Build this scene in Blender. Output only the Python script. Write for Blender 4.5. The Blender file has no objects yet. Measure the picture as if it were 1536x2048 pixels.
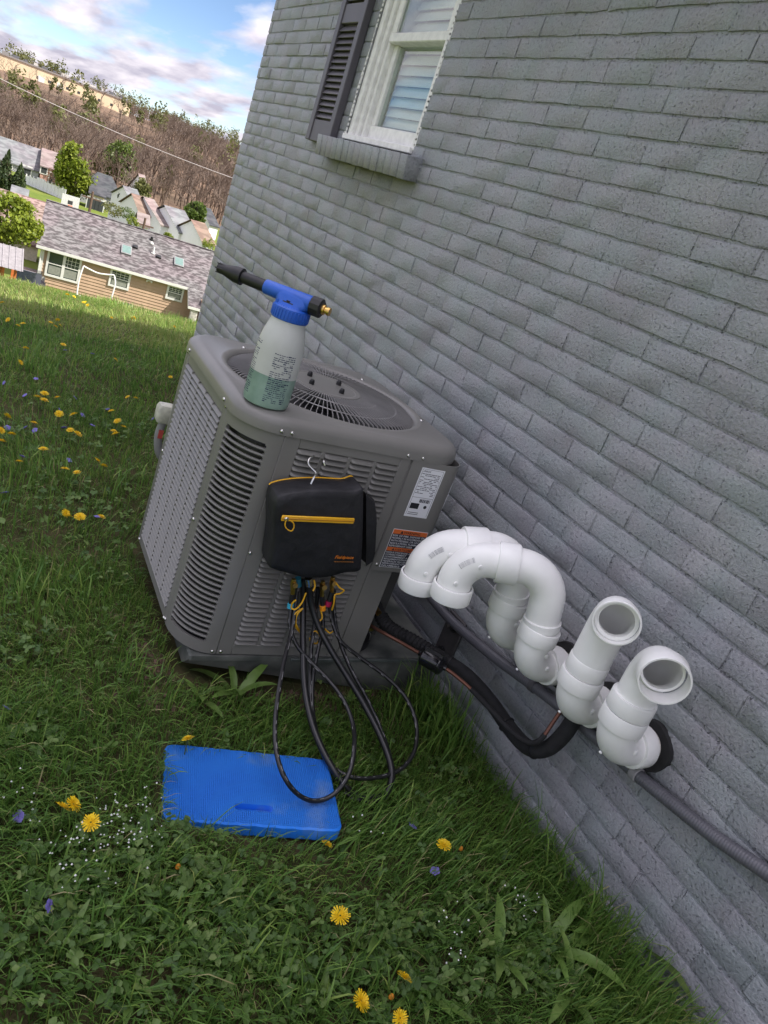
import bpy, bmesh, math, random
import numpy as np
from mathutils import Vector, Matrix
random.seed(7); rng = np.random.default_rng(7)
sc = bpy.context.scene
C = sc.collection
rad = math.radians

# ------------------------------------------------------------------ camera
FPX = 1508.7                      # focal length in pixels of the 1536 x 2048 photograph
RC = np.array([[0.84395621, -0.42662260, 0.32516315],    # rows: camera right, down, forward in world axes
               [0.09988161, -0.47059692, -0.87667680],
               [0.52703091, 0.77235464, -0.35455144]])
CAM = np.array([-1.62, 0.0, 1.40])   # wall plane is x = 0, the wall runs along y, z up
cd = bpy.data.cameras.new('camera'); cam = bpy.data.objects.new('camera', cd); C.objects.link(cam)
cd.sensor_fit = 'VERTICAL'; cd.sensor_height = 36.0; cd.lens = FPX / 2048 * 36.0
cd.clip_start = 0.05; cd.clip_end = 8000
m = Matrix.Identity(4)
for i in range(3):
    m[i][0] = RC[0, i]; m[i][1] = -RC[1, i]; m[i][2] = -RC[2, i]; m[i][3] = CAM[i]
cam.matrix_world = m
sc.camera = cam

# ------------------------------------------------------------------ sky, sun, exposure
SUN_EL = rad(52); SUN_DIR = np.array([0.80, -0.60, 0.0])   # horizontal direction towards the sun
SUN_DIR /= np.linalg.norm(SUN_DIR)
world = bpy.data.worlds.new('World'); sc.world = world; world.use_nodes = True
nt = world.node_tree; nt.nodes.clear()
def N(t, ty, **kw):
    n = t.nodes.new(ty)
    for k, v in kw.items(): setattr(n, k, v)
    return n
sky = N(nt, 'ShaderNodeTexSky', sky_type='NISHITA', sun_disc=False)
sky.sun_elevation = SUN_EL; sky.sun_rotation = math.atan2(SUN_DIR[0], SUN_DIR[1])
sky.air_density = 0.55; sky.dust_density = 0.1; sky.ozone_density = 2.0
geo = N(nt, 'ShaderNodeNewGeometry')
sep = N(nt, 'ShaderNodeSeparateXYZ')
tco = N(nt, 'ShaderNodeTexCoord')
nt.links.new(tco.outputs['Generated'], sep.inputs[0])
# clouds drawn on a flat layer: direction.xy / (direction.z + c)
addz = N(nt, 'ShaderNodeMath', operation='ADD'); addz.inputs[1].default_value = 0.10
nt.links.new(sep.outputs[2], addz.inputs[0])
mx = N(nt, 'ShaderNodeMath', operation='MAXIMUM'); mx.inputs[1].default_value = 0.03
nt.links.new(addz.outputs[0], mx.inputs[0])
dx = N(nt, 'ShaderNodeMath', operation='DIVIDE'); dy = N(nt, 'ShaderNodeMath', operation='DIVIDE')
nt.links.new(sep.outputs[0], dx.inputs[0]); nt.links.new(mx.outputs[0], dx.inputs[1])
nt.links.new(sep.outputs[1], dy.inputs[0]); nt.links.new(mx.outputs[0], dy.inputs[1])
cmb = N(nt, 'ShaderNodeCombineXYZ')
nt.links.new(dx.outputs[0], cmb.inputs[0]); nt.links.new(dy.outputs[0], cmb.inputs[1])
mp = N(nt, 'ShaderNodeMapping'); mp.inputs['Scale'].default_value = (2.6, 0.95, 1); mp.inputs['Location'].default_value = (6.3, 1.2, 0)
nt.links.new(cmb.outputs[0], mp.inputs[0])
ns = N(nt, 'ShaderNodeTexNoise'); ns.inputs['Scale'].default_value = 0.62; ns.inputs['Detail'].default_value = 9; ns.inputs['Roughness'].default_value = 0.52
nt.links.new(mp.outputs[0], ns.inputs['Vector'])
cr = N(nt, 'ShaderNodeValToRGB'); cr.color_ramp.elements[0].position = 0.40; cr.color_ramp.elements[1].position = 0.54
nt.links.new(ns.outputs[0], cr.inputs[0])
ns2 = N(nt, 'ShaderNodeTexNoise'); ns2.inputs['Scale'].default_value = 1.5; ns2.inputs['Detail'].default_value = 6
nt.links.new(mp.outputs[0], ns2.inputs['Vector'])
cr2 = N(nt, 'ShaderNodeValToRGB')
cr2.color_ramp.elements[0].color = (3.1, 2.95, 3.6, 1); cr2.color_ramp.elements[1].color = (5.7, 5.35, 5.7, 1)
cr2.color_ramp.elements[0].position = 0.36; cr2.color_ramp.elements[1].position = 0.66
nt.links.new(ns2.outputs[0], cr2.inputs[0])
# cloud brightness follows the CIE overcast law: zenith three times the horizon
zc = N(nt, 'ShaderNodeMath', operation='MAXIMUM'); zc.inputs[1].default_value = 0; nt.links.new(sep.outputs[2], zc.inputs[0])
cie = N(nt, 'ShaderNodeMath', operation='MULTIPLY_ADD'); cie.inputs[1].default_value = 2.0; cie.inputs[2].default_value = 1.0; nt.links.new(zc.outputs[0], cie.inputs[0])
cl_ = N(nt, 'ShaderNodeVectorMath', operation='SCALE'); nt.links.new(cr2.outputs[0], cl_.inputs[0]); nt.links.new(cie.outputs[0], cl_.inputs['Scale'])
mix = N(nt, 'ShaderNodeMix', data_type='RGBA')
nt.links.new(cr.outputs[0], mix.inputs['Factor'])
nt.links.new(sky.outputs[0], mix.inputs['A']); nt.links.new(cl_.outputs[0], mix.inputs['B'])
bg = N(nt, 'ShaderNodeBackground'); bg.inputs[1].default_value = 0.05
out = N(nt, 'ShaderNodeOutputWorld')
nt.links.new(mix.outputs['Result'], bg.inputs[0]); nt.links.new(bg.outputs[0], out.inputs[0])

sd = bpy.data.lights.new('sun', 'SUN'); sd.energy = 2.7; sd.angle = rad(0.53); sd.color = (1.0, 0.94, 0.86)
so = bpy.data.objects.new('sun', sd); C.objects.link(so)
sv = Vector((SUN_DIR[0] * math.cos(SUN_EL), SUN_DIR[1] * math.cos(SUN_EL), math.sin(SUN_EL)))
so.rotation_euler = sv.to_track_quat('Z', 'Y').to_euler(); so.location = (20, -10, 30)

sc.render.engine = 'CYCLES'
sc.view_settings.view_transform = 'Standard'; sc.view_settings.look = 'None'
sc.view_settings.gamma = 1; sc.view_settings.use_curve_mapping = False
sc.view_settings.exposure = 1.85
sc.cycles.max_bounces = 8; sc.cycles.transparent_max_bounces = 8
sc.render.resolution_x = 768; sc.render.resolution_y = 1024

# ------------------------------------------------------------------ photo pixel -> place
def ray(px, py):
    return RC.T @ np.array([(px - 768) / FPX, (py - 1024) / FPX, 1.0])
def onX(px, py, X):
    r = ray(px, py); return CAM + r * ((X - CAM[0]) / r[0])
def onY(px, py, Y):
    r = ray(px, py); return CAM + r * ((Y - CAM[1]) / r[1])
def onZ(px, py, Z):
    r = ray(px, py); return CAM + r * ((Z - CAM[2]) / r[2])
def onP(px, py, P, n):
    r = ray(px, py); P = np.asarray(P, float); n = np.asarray(n, float)
    return CAM + r * (np.dot(P - CAM, n) / np.dot(r, n))
def proj(P):
    c = RC @ (np.asarray(P, float) - CAM); return 768 + FPX * c[0] / c[2], 1024 + FPX * c[1] / c[2]

# ------------------------------------------------------------------ materials
def pm(name, col, rough=0.6, metal=0.0, var=0.12, vs=8.0, bump=0.0, bs=60.0, col2=None, c2s=None, spec=0.5, coat=0.0,
       obj_random=0.0, trans=0.0, coord='Object', detail=6.0, bdist=0.002, ramp=(0.35, 0.65), island=0.0):
    mt = bpy.data.materials.new(name); mt.use_nodes = True
    t = mt.node_tree; b = t.nodes['Principled BSDF']
    b.inputs['Roughness'].default_value = rough; b.inputs['Metallic'].default_value = metal
    b.inputs['Specular IOR Level'].default_value = spec; b.inputs['Coat Weight'].default_value = coat
    tc = N(t, 'ShaderNodeTexCoord')
    n1 = N(t, 'ShaderNodeTexNoise'); n1.inputs['Scale'].default_value = c2s or vs; n1.inputs['Detail'].default_value = detail
    t.links.new(tc.outputs[coord], n1.inputs['Vector'])
    r1 = N(t, 'ShaderNodeValToRGB'); r1.color_ramp.elements[0].position = ramp[0]; r1.color_ramp.elements[1].position = ramp[1]
    a = np.array(col); c2 = np.array(col2) if col2 is not None else a
    lo = np.clip(a * (1 - var), 0, 1); hi = np.clip(c2 * (1 + (var if col2 is None else 0)), 0, 1)
    r1.color_ramp.elements[0].color = (*lo, 1); r1.color_ramp.elements[1].color = (*hi, 1)
    t.links.new(n1.outputs[0], r1.inputs[0])
    cout = r1.outputs[0]
    if obj_random or island:
        hsv = N(t, 'ShaderNodeHueSaturation')
        mr = N(t, 'ShaderNodeMapRange'); k = obj_random or island
        mr.inputs['To Min'].default_value = 1 - k; mr.inputs['To Max'].default_value = 1 + k
        if obj_random:
            oi = N(t, 'ShaderNodeObjectInfo'); t.links.new(oi.outputs['Random'], mr.inputs[0])
        else:
            oi = N(t, 'ShaderNodeNewGeometry'); t.links.new(oi.outputs['Random Per Island'], mr.inputs[0])
        t.links.new(mr.outputs[0], hsv.inputs['Value']); t.links.new(cout, hsv.inputs['Color']); cout = hsv.outputs[0]
    t.links.new(cout, b.inputs['Base Color'])
    if bump:
        n2 = N(t, 'ShaderNodeTexNoise'); n2.inputs['Scale'].default_value = bs; n2.inputs['Detail'].default_value = 5
        t.links.new(tc.outputs[coord], n2.inputs['Vector'])
        bp = N(t, 'ShaderNodeBump'); bp.inputs['Strength'].default_value = bump; bp.inputs['Distance'].default_value = bdist
        t.links.new(n2.outputs[0], bp.inputs['Height']); t.links.new(bp.outputs[0], b.inputs['Normal'])
    if trans:
        # thin leaf: part of the light passes through
        tr = N(t, 'ShaderNodeBsdfTranslucent'); t.links.new(cout, tr.inputs['Color'])
        ms = N(t, 'ShaderNodeMixShader'); ms.inputs[0].default_value = trans
        o = t.nodes['Material Output']
        t.links.new(b.outputs[0], ms.inputs[1]); t.links.new(tr.outputs[0], ms.inputs[2]); t.links.new(ms.outputs[0], o.inputs['Surface'])
    return mt

def glass_mat(name, tint=(0.9, 0.95, 0.95), rough=0.02, mixf=0.35):
    mt = bpy.data.materials.new(name); mt.use_nodes = True
    t = mt.node_tree; t.nodes.clear()
    g = N(t, 'ShaderNodeBsdfGlossy'); g.inputs['Roughness'].default_value = rough
    tr = N(t, 'ShaderNodeBsdfTransparent'); tr.inputs[0].default_value = (*tint, 1)
    lw = N(t, 'ShaderNodeLayerWeight'); lw.inputs[0].default_value = 0.5
    pw = N(t, 'ShaderNodeMath', operation='POWER'); pw.inputs[1].default_value = 4.0; t.links.new(lw.outputs['Facing'], pw.inputs[0])
    fr = N(t, 'ShaderNodeMath', operation='MULTIPLY'); fr.inputs[1].default_value = 0.75; t.links.new(pw.outputs[0], fr.inputs[0])
    ad = N(t, 'ShaderNodeMath', operation='ADD'); ad.inputs[1].default_value = mixf; ad.use_clamp = True
    t.links.new(fr.outputs[0], ad.inputs[0])
    ms = N(t, 'ShaderNodeMixShader'); o = N(t, 'ShaderNodeOutputMaterial')
    t.links.new(ad.outputs[0], ms.inputs[0]); t.links.new(tr.outputs[0], ms.inputs[1]); t.links.new(g.outputs[0], ms.inputs[2])
    t.links.new(ms.outputs[0], o.inputs[0])
    return mt

# ------------------------------------------------------------------ mesh helpers
def catmull(P, n=8, closed=False):
    P = np.asarray(P, float); k = len(P); o = []
    for i in range(k if closed else k - 1):
        if closed: a, b, c, d = P[(i - 1) % k], P[i], P[(i + 1) % k], P[(i + 2) % k]
        else: a, b, c, d = P[max(i - 1, 0)], P[i], P[i + 1], P[min(i + 2, k - 1)]
        for j in range(n):
            t = j / n
            o.append(0.5 * ((2 * b) + (c - a) * t + (2 * a - 5 * b + 4 * c - d) * t * t + (3 * b - a - 3 * c + d) * t ** 3))
    if not closed: o.append(P[-1])
    return np.array(o)

def arc(c, u, v, r, a0, a1, n=10):
    c, u, v = np.asarray(c, float), np.asarray(u, float), np.asarray(v, float)
    return np.array([c + r * (math.cos(a) * u + math.sin(a) * v) for a in np.linspace(a0, a1, n)])

class MB:
    def __init__(s): s.v = []; s.f = []; s.n = 0
    def add(s, v, f):
        v = np.asarray(v, float); s.v.append(v); o = s.n
        s.f.extend([[i + o for i in q] for q in f]); s.n += len(v); return s
    def box(s, c, d, bev=0.0, M=None):
        c = np.asarray(c, float); h = np.asarray(d, float) / 2
        if not bev:
            v = [[sx * h[0], sy * h[1], sz * h[2]] for sx in (-1, 1) for sy in (-1, 1) for sz in (-1, 1)]
            f = [[0, 1, 3, 2], [4, 6, 7, 5], [0, 4, 5, 1], [2, 3, 7, 6], [0, 2, 6, 4], [1, 5, 7, 3]]
        else:
            b = min(bev, *(h * 0.95)); v = []; idx = {}
            for ax in range(3):
                for sx in (-1, 1):
                    for sy in (-1, 1):
                        for sz in (-1, 1):
                            sg = (sx, sy, sz); p = [sg[k] * (h[k] if k == ax else h[k] - b) for k in range(3)]
                            idx[(ax, sg)] = len(v); v.append(p)
            f = []
            for ax in range(3):
                a1, a2 = (ax + 1) % 3, (ax + 2) % 3
                for sgn in (-1, 1):
                    q = []
                    for s1, s2 in ((-1, -1), (1, -1), (1, 1), (-1, 1)):
                        sg = [0, 0, 0]; sg[ax] = sgn; sg[a1] = s1; sg[a2] = s2; q.append(idx[(ax, tuple(sg))])
                    f.append(q if sgn > 0 else q[::-1])
            for ax in range(3):
                a1, a2 = (ax + 1) % 3, (ax + 2) % 3
                for s1 in (-1, 1):
                    for s2 in (-1, 1):
                        q = []
                        for t, fc in ((-1, a1), (1, a1), (1, a2), (-1, a2)):
                            sg = [0, 0, 0]; sg[ax] = t; sg[a1] = s1; sg[a2] = s2; q.append(idx[(fc, tuple(sg))])
                        f.append(q if s1 * s2 < 0 else q[::-1])
            for sx in (-1, 1):
                for sy in (-1, 1):
                    for sz in (-1, 1):
                        q = [idx[(k, (sx, sy, sz))] for k in range(3)]; f.append(q if sx * sy * sz > 0 else q[::-1])
        v = np.array(v, float)
        if M is not None: v = v @ np.asarray(M, float).T
        return s.add(v + c, f)
    def sweep(s, P, r, n=10, cap=True, closed=False, up=None, prof=None):
        P = np.asarray(P, float); k = len(P)
        r = np.broadcast_to(np.asarray(r, float), (k,))
        T = np.gradient(P, axis=0) if not closed else (np.roll(P, -1, 0) - np.roll(P, 1, 0))
        T /= np.linalg.norm(T, axis=1)[:, None] + 1e-12
        u = np.array(up, float) if up is not None else np.cross(T[0], [0.13, 0.31, 0.94])
        if np.linalg.norm(u) < 1e-3: u = np.cross(T[0], [1, 0, 0])
        vs = []
        a = np.linspace(0, 2 * math.pi, n, endpoint=False)
        for i in range(k):
            u = u - T[i] * np.dot(u, T[i]); u /= np.linalg.norm(u) + 1e-12; w = np.cross(T[i], u)
            if prof is None: vs.append(P[i] + r[i] * (np.cos(a)[:, None] * u + np.sin(a)[:, None] * w))
            else: vs.append(P[i] + r[i] * (prof[:, :1] * u + prof[:, 1:] * w))
        if prof is not None: n = len(prof)
        f = []
        for i in range(k if closed else k - 1):
            j0, j1 = i * n, ((i + 1) % k) * n
            for q in range(n): f.append([j0 + q, j0 + (q + 1) % n, j1 + (q + 1) % n, j1 + q])
        if cap and not closed:
            f.append(list(range(n))[::-1]); f.append([(k - 1) * n + q for q in range(n)])
        return s.add(np.concatenate(vs), f)
    def cyl(s, a, b, r0, r1=None, n=12, cap=True):
        a, b = np.asarray(a, float), np.asarray(b, float)
        return s.sweep([a, b], [r0, r0 if r1 is None else r1], n, cap)
    def lathe(s, prof, n=24, M=None, o=(0, 0, 0), cap=True):
        pr = np.asarray(prof, float); k = len(pr); a = np.linspace(0, 2 * math.pi, n, endpoint=False)
        v = np.array([[p[0] * math.cos(t), p[0] * math.sin(t), p[1]] for p in pr for t in a])
        if M is not None: v = v @ np.asarray(M, float).T
        f = [[i * n + q, i * n + (q + 1) % n, (i + 1) * n + (q + 1) % n, (i + 1) * n + q] for i in range(k - 1) for q in range(n)]
        if cap: f.append(list(range(n))[::-1]); f.append([(k - 1) * n + q for q in range(n)])
        return s.add(v + np.asarray(o, float), f)
    def quad(s, a, b, c, d): return s.add([a, b, c, d], [[0, 1, 2, 3]])
    def loft(s, loops, cap0=True, cap1=True, closed=True):
        n = len(loops[0]); f = []
        for i in range(len(loops) - 1):
            for q in range(n if closed else n - 1): f.append([i * n + q, i * n + (q + 1) % n, (i + 1) * n + (q + 1) % n, (i + 1) * n + q])
        if cap0: f.append(list(range(n))[::-1])
        if cap1: f.append([(len(loops) - 1) * n + q for q in range(n)])
        return s.add(np.concatenate([np.asarray(l, float) for l in loops]), f)
    def mesh(s, name, smooth=True, ang=40):
        me = bpy.data.meshes.new(name)
        me.from_pydata(np.concatenate(s.v).tolist() if s.v else [], [], s.f)
        me.update()
        if smooth:
            me.polygons.foreach_set('use_smooth', [True] * len(me.polygons)); me.set_sharp_from_angle(angle=rad(ang))
        return me
    def build(s, name, mat, parent=None, smooth=True, ang=40, loc=None):
        me = s.mesh(name, smooth, ang); me.materials.append(mat)
        return place(name, me, parent, loc)

def place(name, me, parent=None, loc=None):
    o = bpy.data.objects.new(name, me); C.objects.link(o)
    if parent is not None: o.parent = parent
    if loc is not None: o.location = loc
    return o
def tag(o, label=None, cat=None, group=None, kind=None):
    if label: o['label'] = label
    if cat: o['category'] = cat
    if group: o['group'] = group
    if kind: o['kind'] = kind
    return o
def thing(name, label, cat, loc=(0, 0, 0), rot=(0, 0, 0), group=None):
    o = bpy.data.objects.new(name, None); C.objects.link(o); o.empty_display_size = 0.1
    o.location = loc; o.rotation_euler = rot
    return tag(o, label, cat, group)
def copy_tree(o, parent=None):
    c = o.copy(); C.objects.link(c)
    if parent is not None: c.parent = parent
    for ch in o.children: copy_tree(ch, c)
    return c
def np_mesh(name, V, F3, mat, smooth=False, attr=None):
    """fast mesh from arrays; F is (n,3) or (n,4)"""
    me = bpy.data.meshes.new(name); F = np.asarray(F3, np.int32); k = F.shape[1]
    me.vertices.add(len(V)); me.vertices.foreach_set('co', np.asarray(V, np.float32).ravel())
    me.loops.add(F.size); me.loops.foreach_set('vertex_index', F.ravel())
    me.polygons.add(len(F)); me.polygons.foreach_set('loop_start', np.arange(0, F.size, k, dtype=np.int32))
    me.polygons.foreach_set('loop_total', np.full(len(F), k, np.int32))
    if smooth: me.polygons.foreach_set('use_smooth', np.ones(len(F), bool))
    me.update(calc_edges=True)
    if attr is not None:
        a = me.attributes.new('rnd', 'FLOAT', 'POINT'); a.data.foreach_set('value', np.asarray(attr, np.float32))
    me.materials.append(mat); return me
_dg = []
def text_mesh(s, size, mat, shear=0.0, align='LEFT', width=None, space=1.0):
    cu = bpy.data.curves.new('print', 'FONT'); cu.body = s; cu.size = size; cu.shear = shear; cu.align_x = align
    cu.resolution_u = 2; cu.space_character = space; cu.offset = size * 0.012
    ob = bpy.data.objects.new('print_tmp', cu); C.objects.link(ob)
    dg = bpy.context.evaluated_depsgraph_get()
    me = bpy.data.meshes.new_from_object(ob.evaluated_get(dg)); me.name = 'print'
    bpy.data.objects.remove(ob); bpy.data.curves.remove(cu)
    if width and len(me.vertices):
        xs = [v.co.x for v in me.vertices]; k = width / max(max(xs) - min(xs), 1e-6)
        for v in me.vertices: v.co.x *= k
    me.materials.clear(); me.materials.append(mat); return me

# ------------------------------------------------------------------ terrain
_py = np.array([-40, 0, 3, 5, 6.6, 7.5, 8.5, 12, 20, 34, 46, 52, 80, 130, 180, 250, 330, 430, 520, 900, 3000.])
_pz = np.array([0.0, 0, -.01, -.10, -.24, -.325, -.469, -1.45, -4.0, -7.1, -9.25, -9.45, -10.2, -11.0, -9.2, -5.6, -2.8, -0.5, -3., -12, -12])
_fy = np.concatenate([np.linspace(-40, 14, 541), np.linspace(14.2, 60, 230), np.linspace(60.5, 3000, 2000)])
_fz = np.interp(_fy, _py, _pz)
def _sm(a, k): return np.convolve(np.pad(a, k, mode='edge'), np.ones(2 * k + 1) / (2 * k + 1), mode='valid')
_fz[:541] = _sm(_fz, 6)[:541]; _fz[541:] = _sm(_fz, 4)[541:]
_fx = np.array([-60, -2.0, -1.1, -0.85, -0.5, -0.2, 0.0, 4.0]); _fxz = np.array([0.05, 0.05, 0.04, 0.0, -0.025, -0.05, -0.06, -0.06])
def gz(x, y):
    x = np.asarray(x, float); y = np.asarray(y, float)
    near = np.clip((6.0 - y) / 3.0, 0, 1) * np.clip((y + 6) / 3.0, 0, 1)
    z = np.interp(y, _fy, _fz) + np.interp(x, _fx, _fxz) * near
    z = z + (0.012 * np.sin(2.3 * x + 1.1 * y) + 0.010 * np.sin(3.7 * y - 1.9 * x + 1)) * np.clip((y - 1.8) / 2, 0, 1) * np.clip((20 - y) / 8, 0, 1)
    far = np.clip((y - 170) / 120, 0, 1)
    return z + far * (2.2 * np.sin(x * 0.021 + 0.6) + 1.4 * np.sin(x * 0.047 + y * 0.02))
def gpix(px, py, dz=0.0):
    """ground point under a photo pixel (first hit on the lawn, dz above it)"""
    r = ray(px, py); t = 0.5
    for _ in range(4000):
        P = CAM + r * t
        h = P[2] - float(gz(P[0], P[1])) - dz
        if h < 0.002: break
        t += max(h * 0.5, 0.002)
    return CAM + r * t

ys = np.unique(np.concatenate([np.linspace(-40, -2, 20), np.linspace(-2, 10, 150), np.linspace(10, 60, 80), np.geomspace(60, 3000, 90)]))
xs = np.unique(np.concatenate([-np.geomspace(8, 2500, 40), np.linspace(-8, 2, 60), np.linspace(2, 30, 30), np.geomspace(30, 2500, 40)]))
GX, GY = np.meshgrid(xs, ys); GZ = gz(GX, GY)
V = np.stack([GX, GY, GZ], -1).reshape(-1, 3); nx = len(xs)
I = (np.arange(len(ys) - 1)[:, None] * nx + np.arange(nx - 1)[None]).ravel()
Fq = np.stack([I, I + 1, I + 1 + nx, I + nx], 1)
# ground: bare earth and thatch near, turf further, leaf litter on the far slope
gm = bpy.data.materials.new('lawn_ground'); gm.use_nodes = True
t = gm.node_tree; b = t.nodes['Principled BSDF']; b.inputs['Roughness'].default_value = 0.95; b.inputs['Specular IOR Level'].default_value = 0.1
g = N(t, 'ShaderNodeNewGeometry'); sp = N(t, 'ShaderNodeSeparateXYZ'); t.links.new(g.outputs['Position'], sp.inputs[0])
def nz(scale, det=6):
    n = N(t, 'ShaderNodeTexNoise'); n.inputs['Scale'].default_value = scale; n.inputs['Detail'].default_value = det
    t.links.new(g.outputs['Position'], n.inputs['Vector']); return n.outputs[0]
def rampn(src, p0, c0, p1, c1):
    r = N(t, 'ShaderNodeValToRGB'); r.color_ramp.elements[0].position = p0; r.color_ramp.elements[1].position = p1
    r.color_ramp.elements[0].color = (*c0, 1); r.color_ramp.elements[1].color = (*c1, 1); t.links.new(src, r.inputs[0]); return r.outputs[0]
def mixc(f, a, bb):
    mxx = N(t, 'ShaderNodeMix', data_type='RGBA'); t.links.new(f, mxx.inputs['Factor']); t.links.new(a, mxx.inputs['A']); t.links.new(bb, mxx.inputs['B']); return mxx.outputs['Result']
def mrange(src, a, bb):
    mr = N(t, 'ShaderNodeMapRange'); mr.inputs['From Min'].default_value = a; mr.inputs['From Max'].default_value = bb; t.links.new(src, mr.inputs[0]); return mr.outputs[0]
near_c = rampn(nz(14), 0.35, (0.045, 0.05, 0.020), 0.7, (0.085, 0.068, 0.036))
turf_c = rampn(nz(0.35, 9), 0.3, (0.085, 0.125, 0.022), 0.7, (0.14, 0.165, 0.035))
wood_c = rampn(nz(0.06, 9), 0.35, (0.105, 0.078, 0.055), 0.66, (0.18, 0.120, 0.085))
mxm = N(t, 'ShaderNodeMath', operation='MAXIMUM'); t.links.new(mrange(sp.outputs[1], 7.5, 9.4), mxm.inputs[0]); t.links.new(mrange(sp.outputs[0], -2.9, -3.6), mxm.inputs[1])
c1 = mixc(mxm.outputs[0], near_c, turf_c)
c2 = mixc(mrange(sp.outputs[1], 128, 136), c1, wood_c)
t.links.new(c2, b.inputs['Base Color'])
n2 = N(t, 'ShaderNodeTexNoise'); n2.inputs['Scale'].default_value = 60; t.links.new(g.outputs['Position'], n2.inputs['Vector'])
bp = N(t, 'ShaderNodeBump'); bp.inputs['Strength'].default_value = 0.6; bp.inputs['Distance'].default_value = 0.01
t.links.new(n2.outputs[0], bp.inputs['Height']); t.links.new(bp.outputs[0], b.inputs['Normal'])
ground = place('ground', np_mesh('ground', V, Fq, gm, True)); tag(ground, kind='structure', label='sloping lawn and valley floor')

# ------------------------------------------------------------------ painted brick house
def paint_brick(name, dark=1.0, bump=1.0):
    mt = bpy.data.materials.new(name); mt.use_nodes = True
    t = mt.node_tree; b = t.nodes['Principled BSDF']; b.inputs['Roughness'].default_value = 0.36; b.inputs['Specular IOR Level'].default_value = 0.5
    g = N(t, 'ShaderNodeNewGeometry')
    def nz(scale, det=6, rough=0.55):
        n = N(t, 'ShaderNodeTexNoise'); n.inputs['Scale'].default_value = scale; n.inputs['Detail'].default_value = det; n.inputs['Roughness'].default_value = rough
        t.links.new(g.outputs['Position'], n.inputs['Vector']); return n.outputs[0]
    r = N(t, 'ShaderNodeValToRGB'); e = r.color_ramp.elements
    e[0].position = 0.3; e[1].position = 0.72
    e[0].color = (0.326 * dark, 0.326 * dark, 0.338 * dark, 1); e[1].color = (0.402 * dark, 0.413 * dark, 0.416 * dark, 1)
    m1 = e.new(0.5); m1.color = (0.358 * dark, 0.366 * dark, 0.380 * dark, 1)
    t.links.new(nz(4.5, 8), r.inputs[0])
    hsv = N(t, 'ShaderNodeHueSaturation'); mr = N(t, 'ShaderNodeMapRange')
    mr.inputs['To Min'].default_value = 0.93; mr.inputs['To Max'].default_value = 1.04
    t.links.new(g.outputs['Random Per Island'], mr.inputs[0]); t.links.new(mr.outputs[0], hsv.inputs['Value']); t.links.new(r.outputs[0], hsv.inputs['Color'])
    # pinholes where the paint did not fill the brick face
    vo = N(t, 'ShaderNodeTexNoise'); vo.inputs['Scale'].default_value = 125; vo.inputs['Detail'].default_value = 3; t.links.new(g.outputs['Position'], vo.inputs['Vector'])
    pr = N(t, 'ShaderNodeMapRange'); pr.inputs['From Min'].default_value = 0.31; pr.inputs['From Max'].default_value = 0.39
    t.links.new(vo.outputs[0], pr.inputs[0])
    mm = N(t, 'ShaderNodeMix', data_type='RGBA', blend_type='MULTIPLY'); mm.inputs['Factor'].default_value = 1
    rr = N(t, 'ShaderNodeValToRGB'); rr.color_ramp.elements[0].color = (0.72, 0.72, 0.74, 1); t.links.new(pr.outputs[0], rr.inputs[0])
    t.links.new(hsv.outputs[0], mm.inputs['A']); t.links.new(rr.outputs[0], mm.inputs['B'])
    # broad cool/warm patches of uneven paint, and a mossy stain under the window sill
    rp_ = N(t, 'ShaderNodeValToRGB'); rp_.color_ramp.elements[0].position = .36; rp_.color_ramp.elements[1].position = .64
    rp_.color_ramp.elements[0].color = (1.0, .975, 1.01, 1); rp_.color_ramp.elements[1].color = (.93, 1.0, 1.0, 1); t.links.new(nz(7.0, 3), rp_.inputs[0])
    gr = N(t, 'ShaderNodeValToRGB'); gr.color_ramp.elements[0].position = .32; gr.color_ramp.elements[1].position = .68; gr.color_ramp.elements[0].color = (.82, .82, .83, 1); gr.color_ramp.elements[1].color = (1.10, 1.10, 1.10, 1); t.links.new(nz(115, 4, .7), gr.inputs[0])
    m0 = N(t, 'ShaderNodeMix', data_type='RGBA', blend_type='MULTIPLY'); m0.inputs['Factor'].default_value = 1; t.links.new(mm.outputs['Result'], m0.inputs['A']); t.links.new(gr.outputs[0], m0.inputs['B'])
    m2 = N(t, 'ShaderNodeMix', data_type='RGBA', blend_type='MULTIPLY'); m2.inputs['Factor'].default_value = 1; t.links.new(m0.outputs['Result'], m2.inputs['A']); t.links.new(rp_.outputs[0], m2.inputs['B'])
    sx = N(t, 'ShaderNodeSeparateXYZ'); t.links.new(g.outputs['Position'], sx.inputs[0])
    def band(o_, a0, a1, b0, b1):
        u1 = N(t, 'ShaderNodeMapRange'); u1.inputs['From Min'].default_value = a0; u1.inputs['From Max'].default_value = a1; t.links.new(o_, u1.inputs[0])
        u2 = N(t, 'ShaderNodeMapRange'); u2.inputs['From Min'].default_value = b1; u2.inputs['From Max'].default_value = b0; t.links.new(o_, u2.inputs[0])
        q_ = N(t, 'ShaderNodeMath', operation='MULTIPLY'); t.links.new(u1.outputs[0], q_.inputs[0]); t.links.new(u2.outputs[0], q_.inputs[1]); return q_.outputs[0]
    k1 = N(t, 'ShaderNodeMath', operation='MULTIPLY'); t.links.new(band(sx.outputs[1], 2.9, 3.2, 3.6, 4.2), k1.inputs[0]); t.links.new(band(sx.outputs[2], 1.25, 1.5, 1.54, 1.60), k1.inputs[1])
    k2 = N(t, 'ShaderNodeMath', operation='MULTIPLY'); t.links.new(k1.outputs[0], k2.inputs[0]); t.links.new(nz(9, 5), k2.inputs[1])
    m3 = N(t, 'ShaderNodeMix', data_type='RGBA', blend_type='MULTIPLY'); t.links.new(k2.outputs[0], m3.inputs['Factor']); t.links.new(m2.outputs['Result'], m3.inputs['A']); m3.inputs['B'].default_value = (.55, .53, .36, 1)
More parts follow.
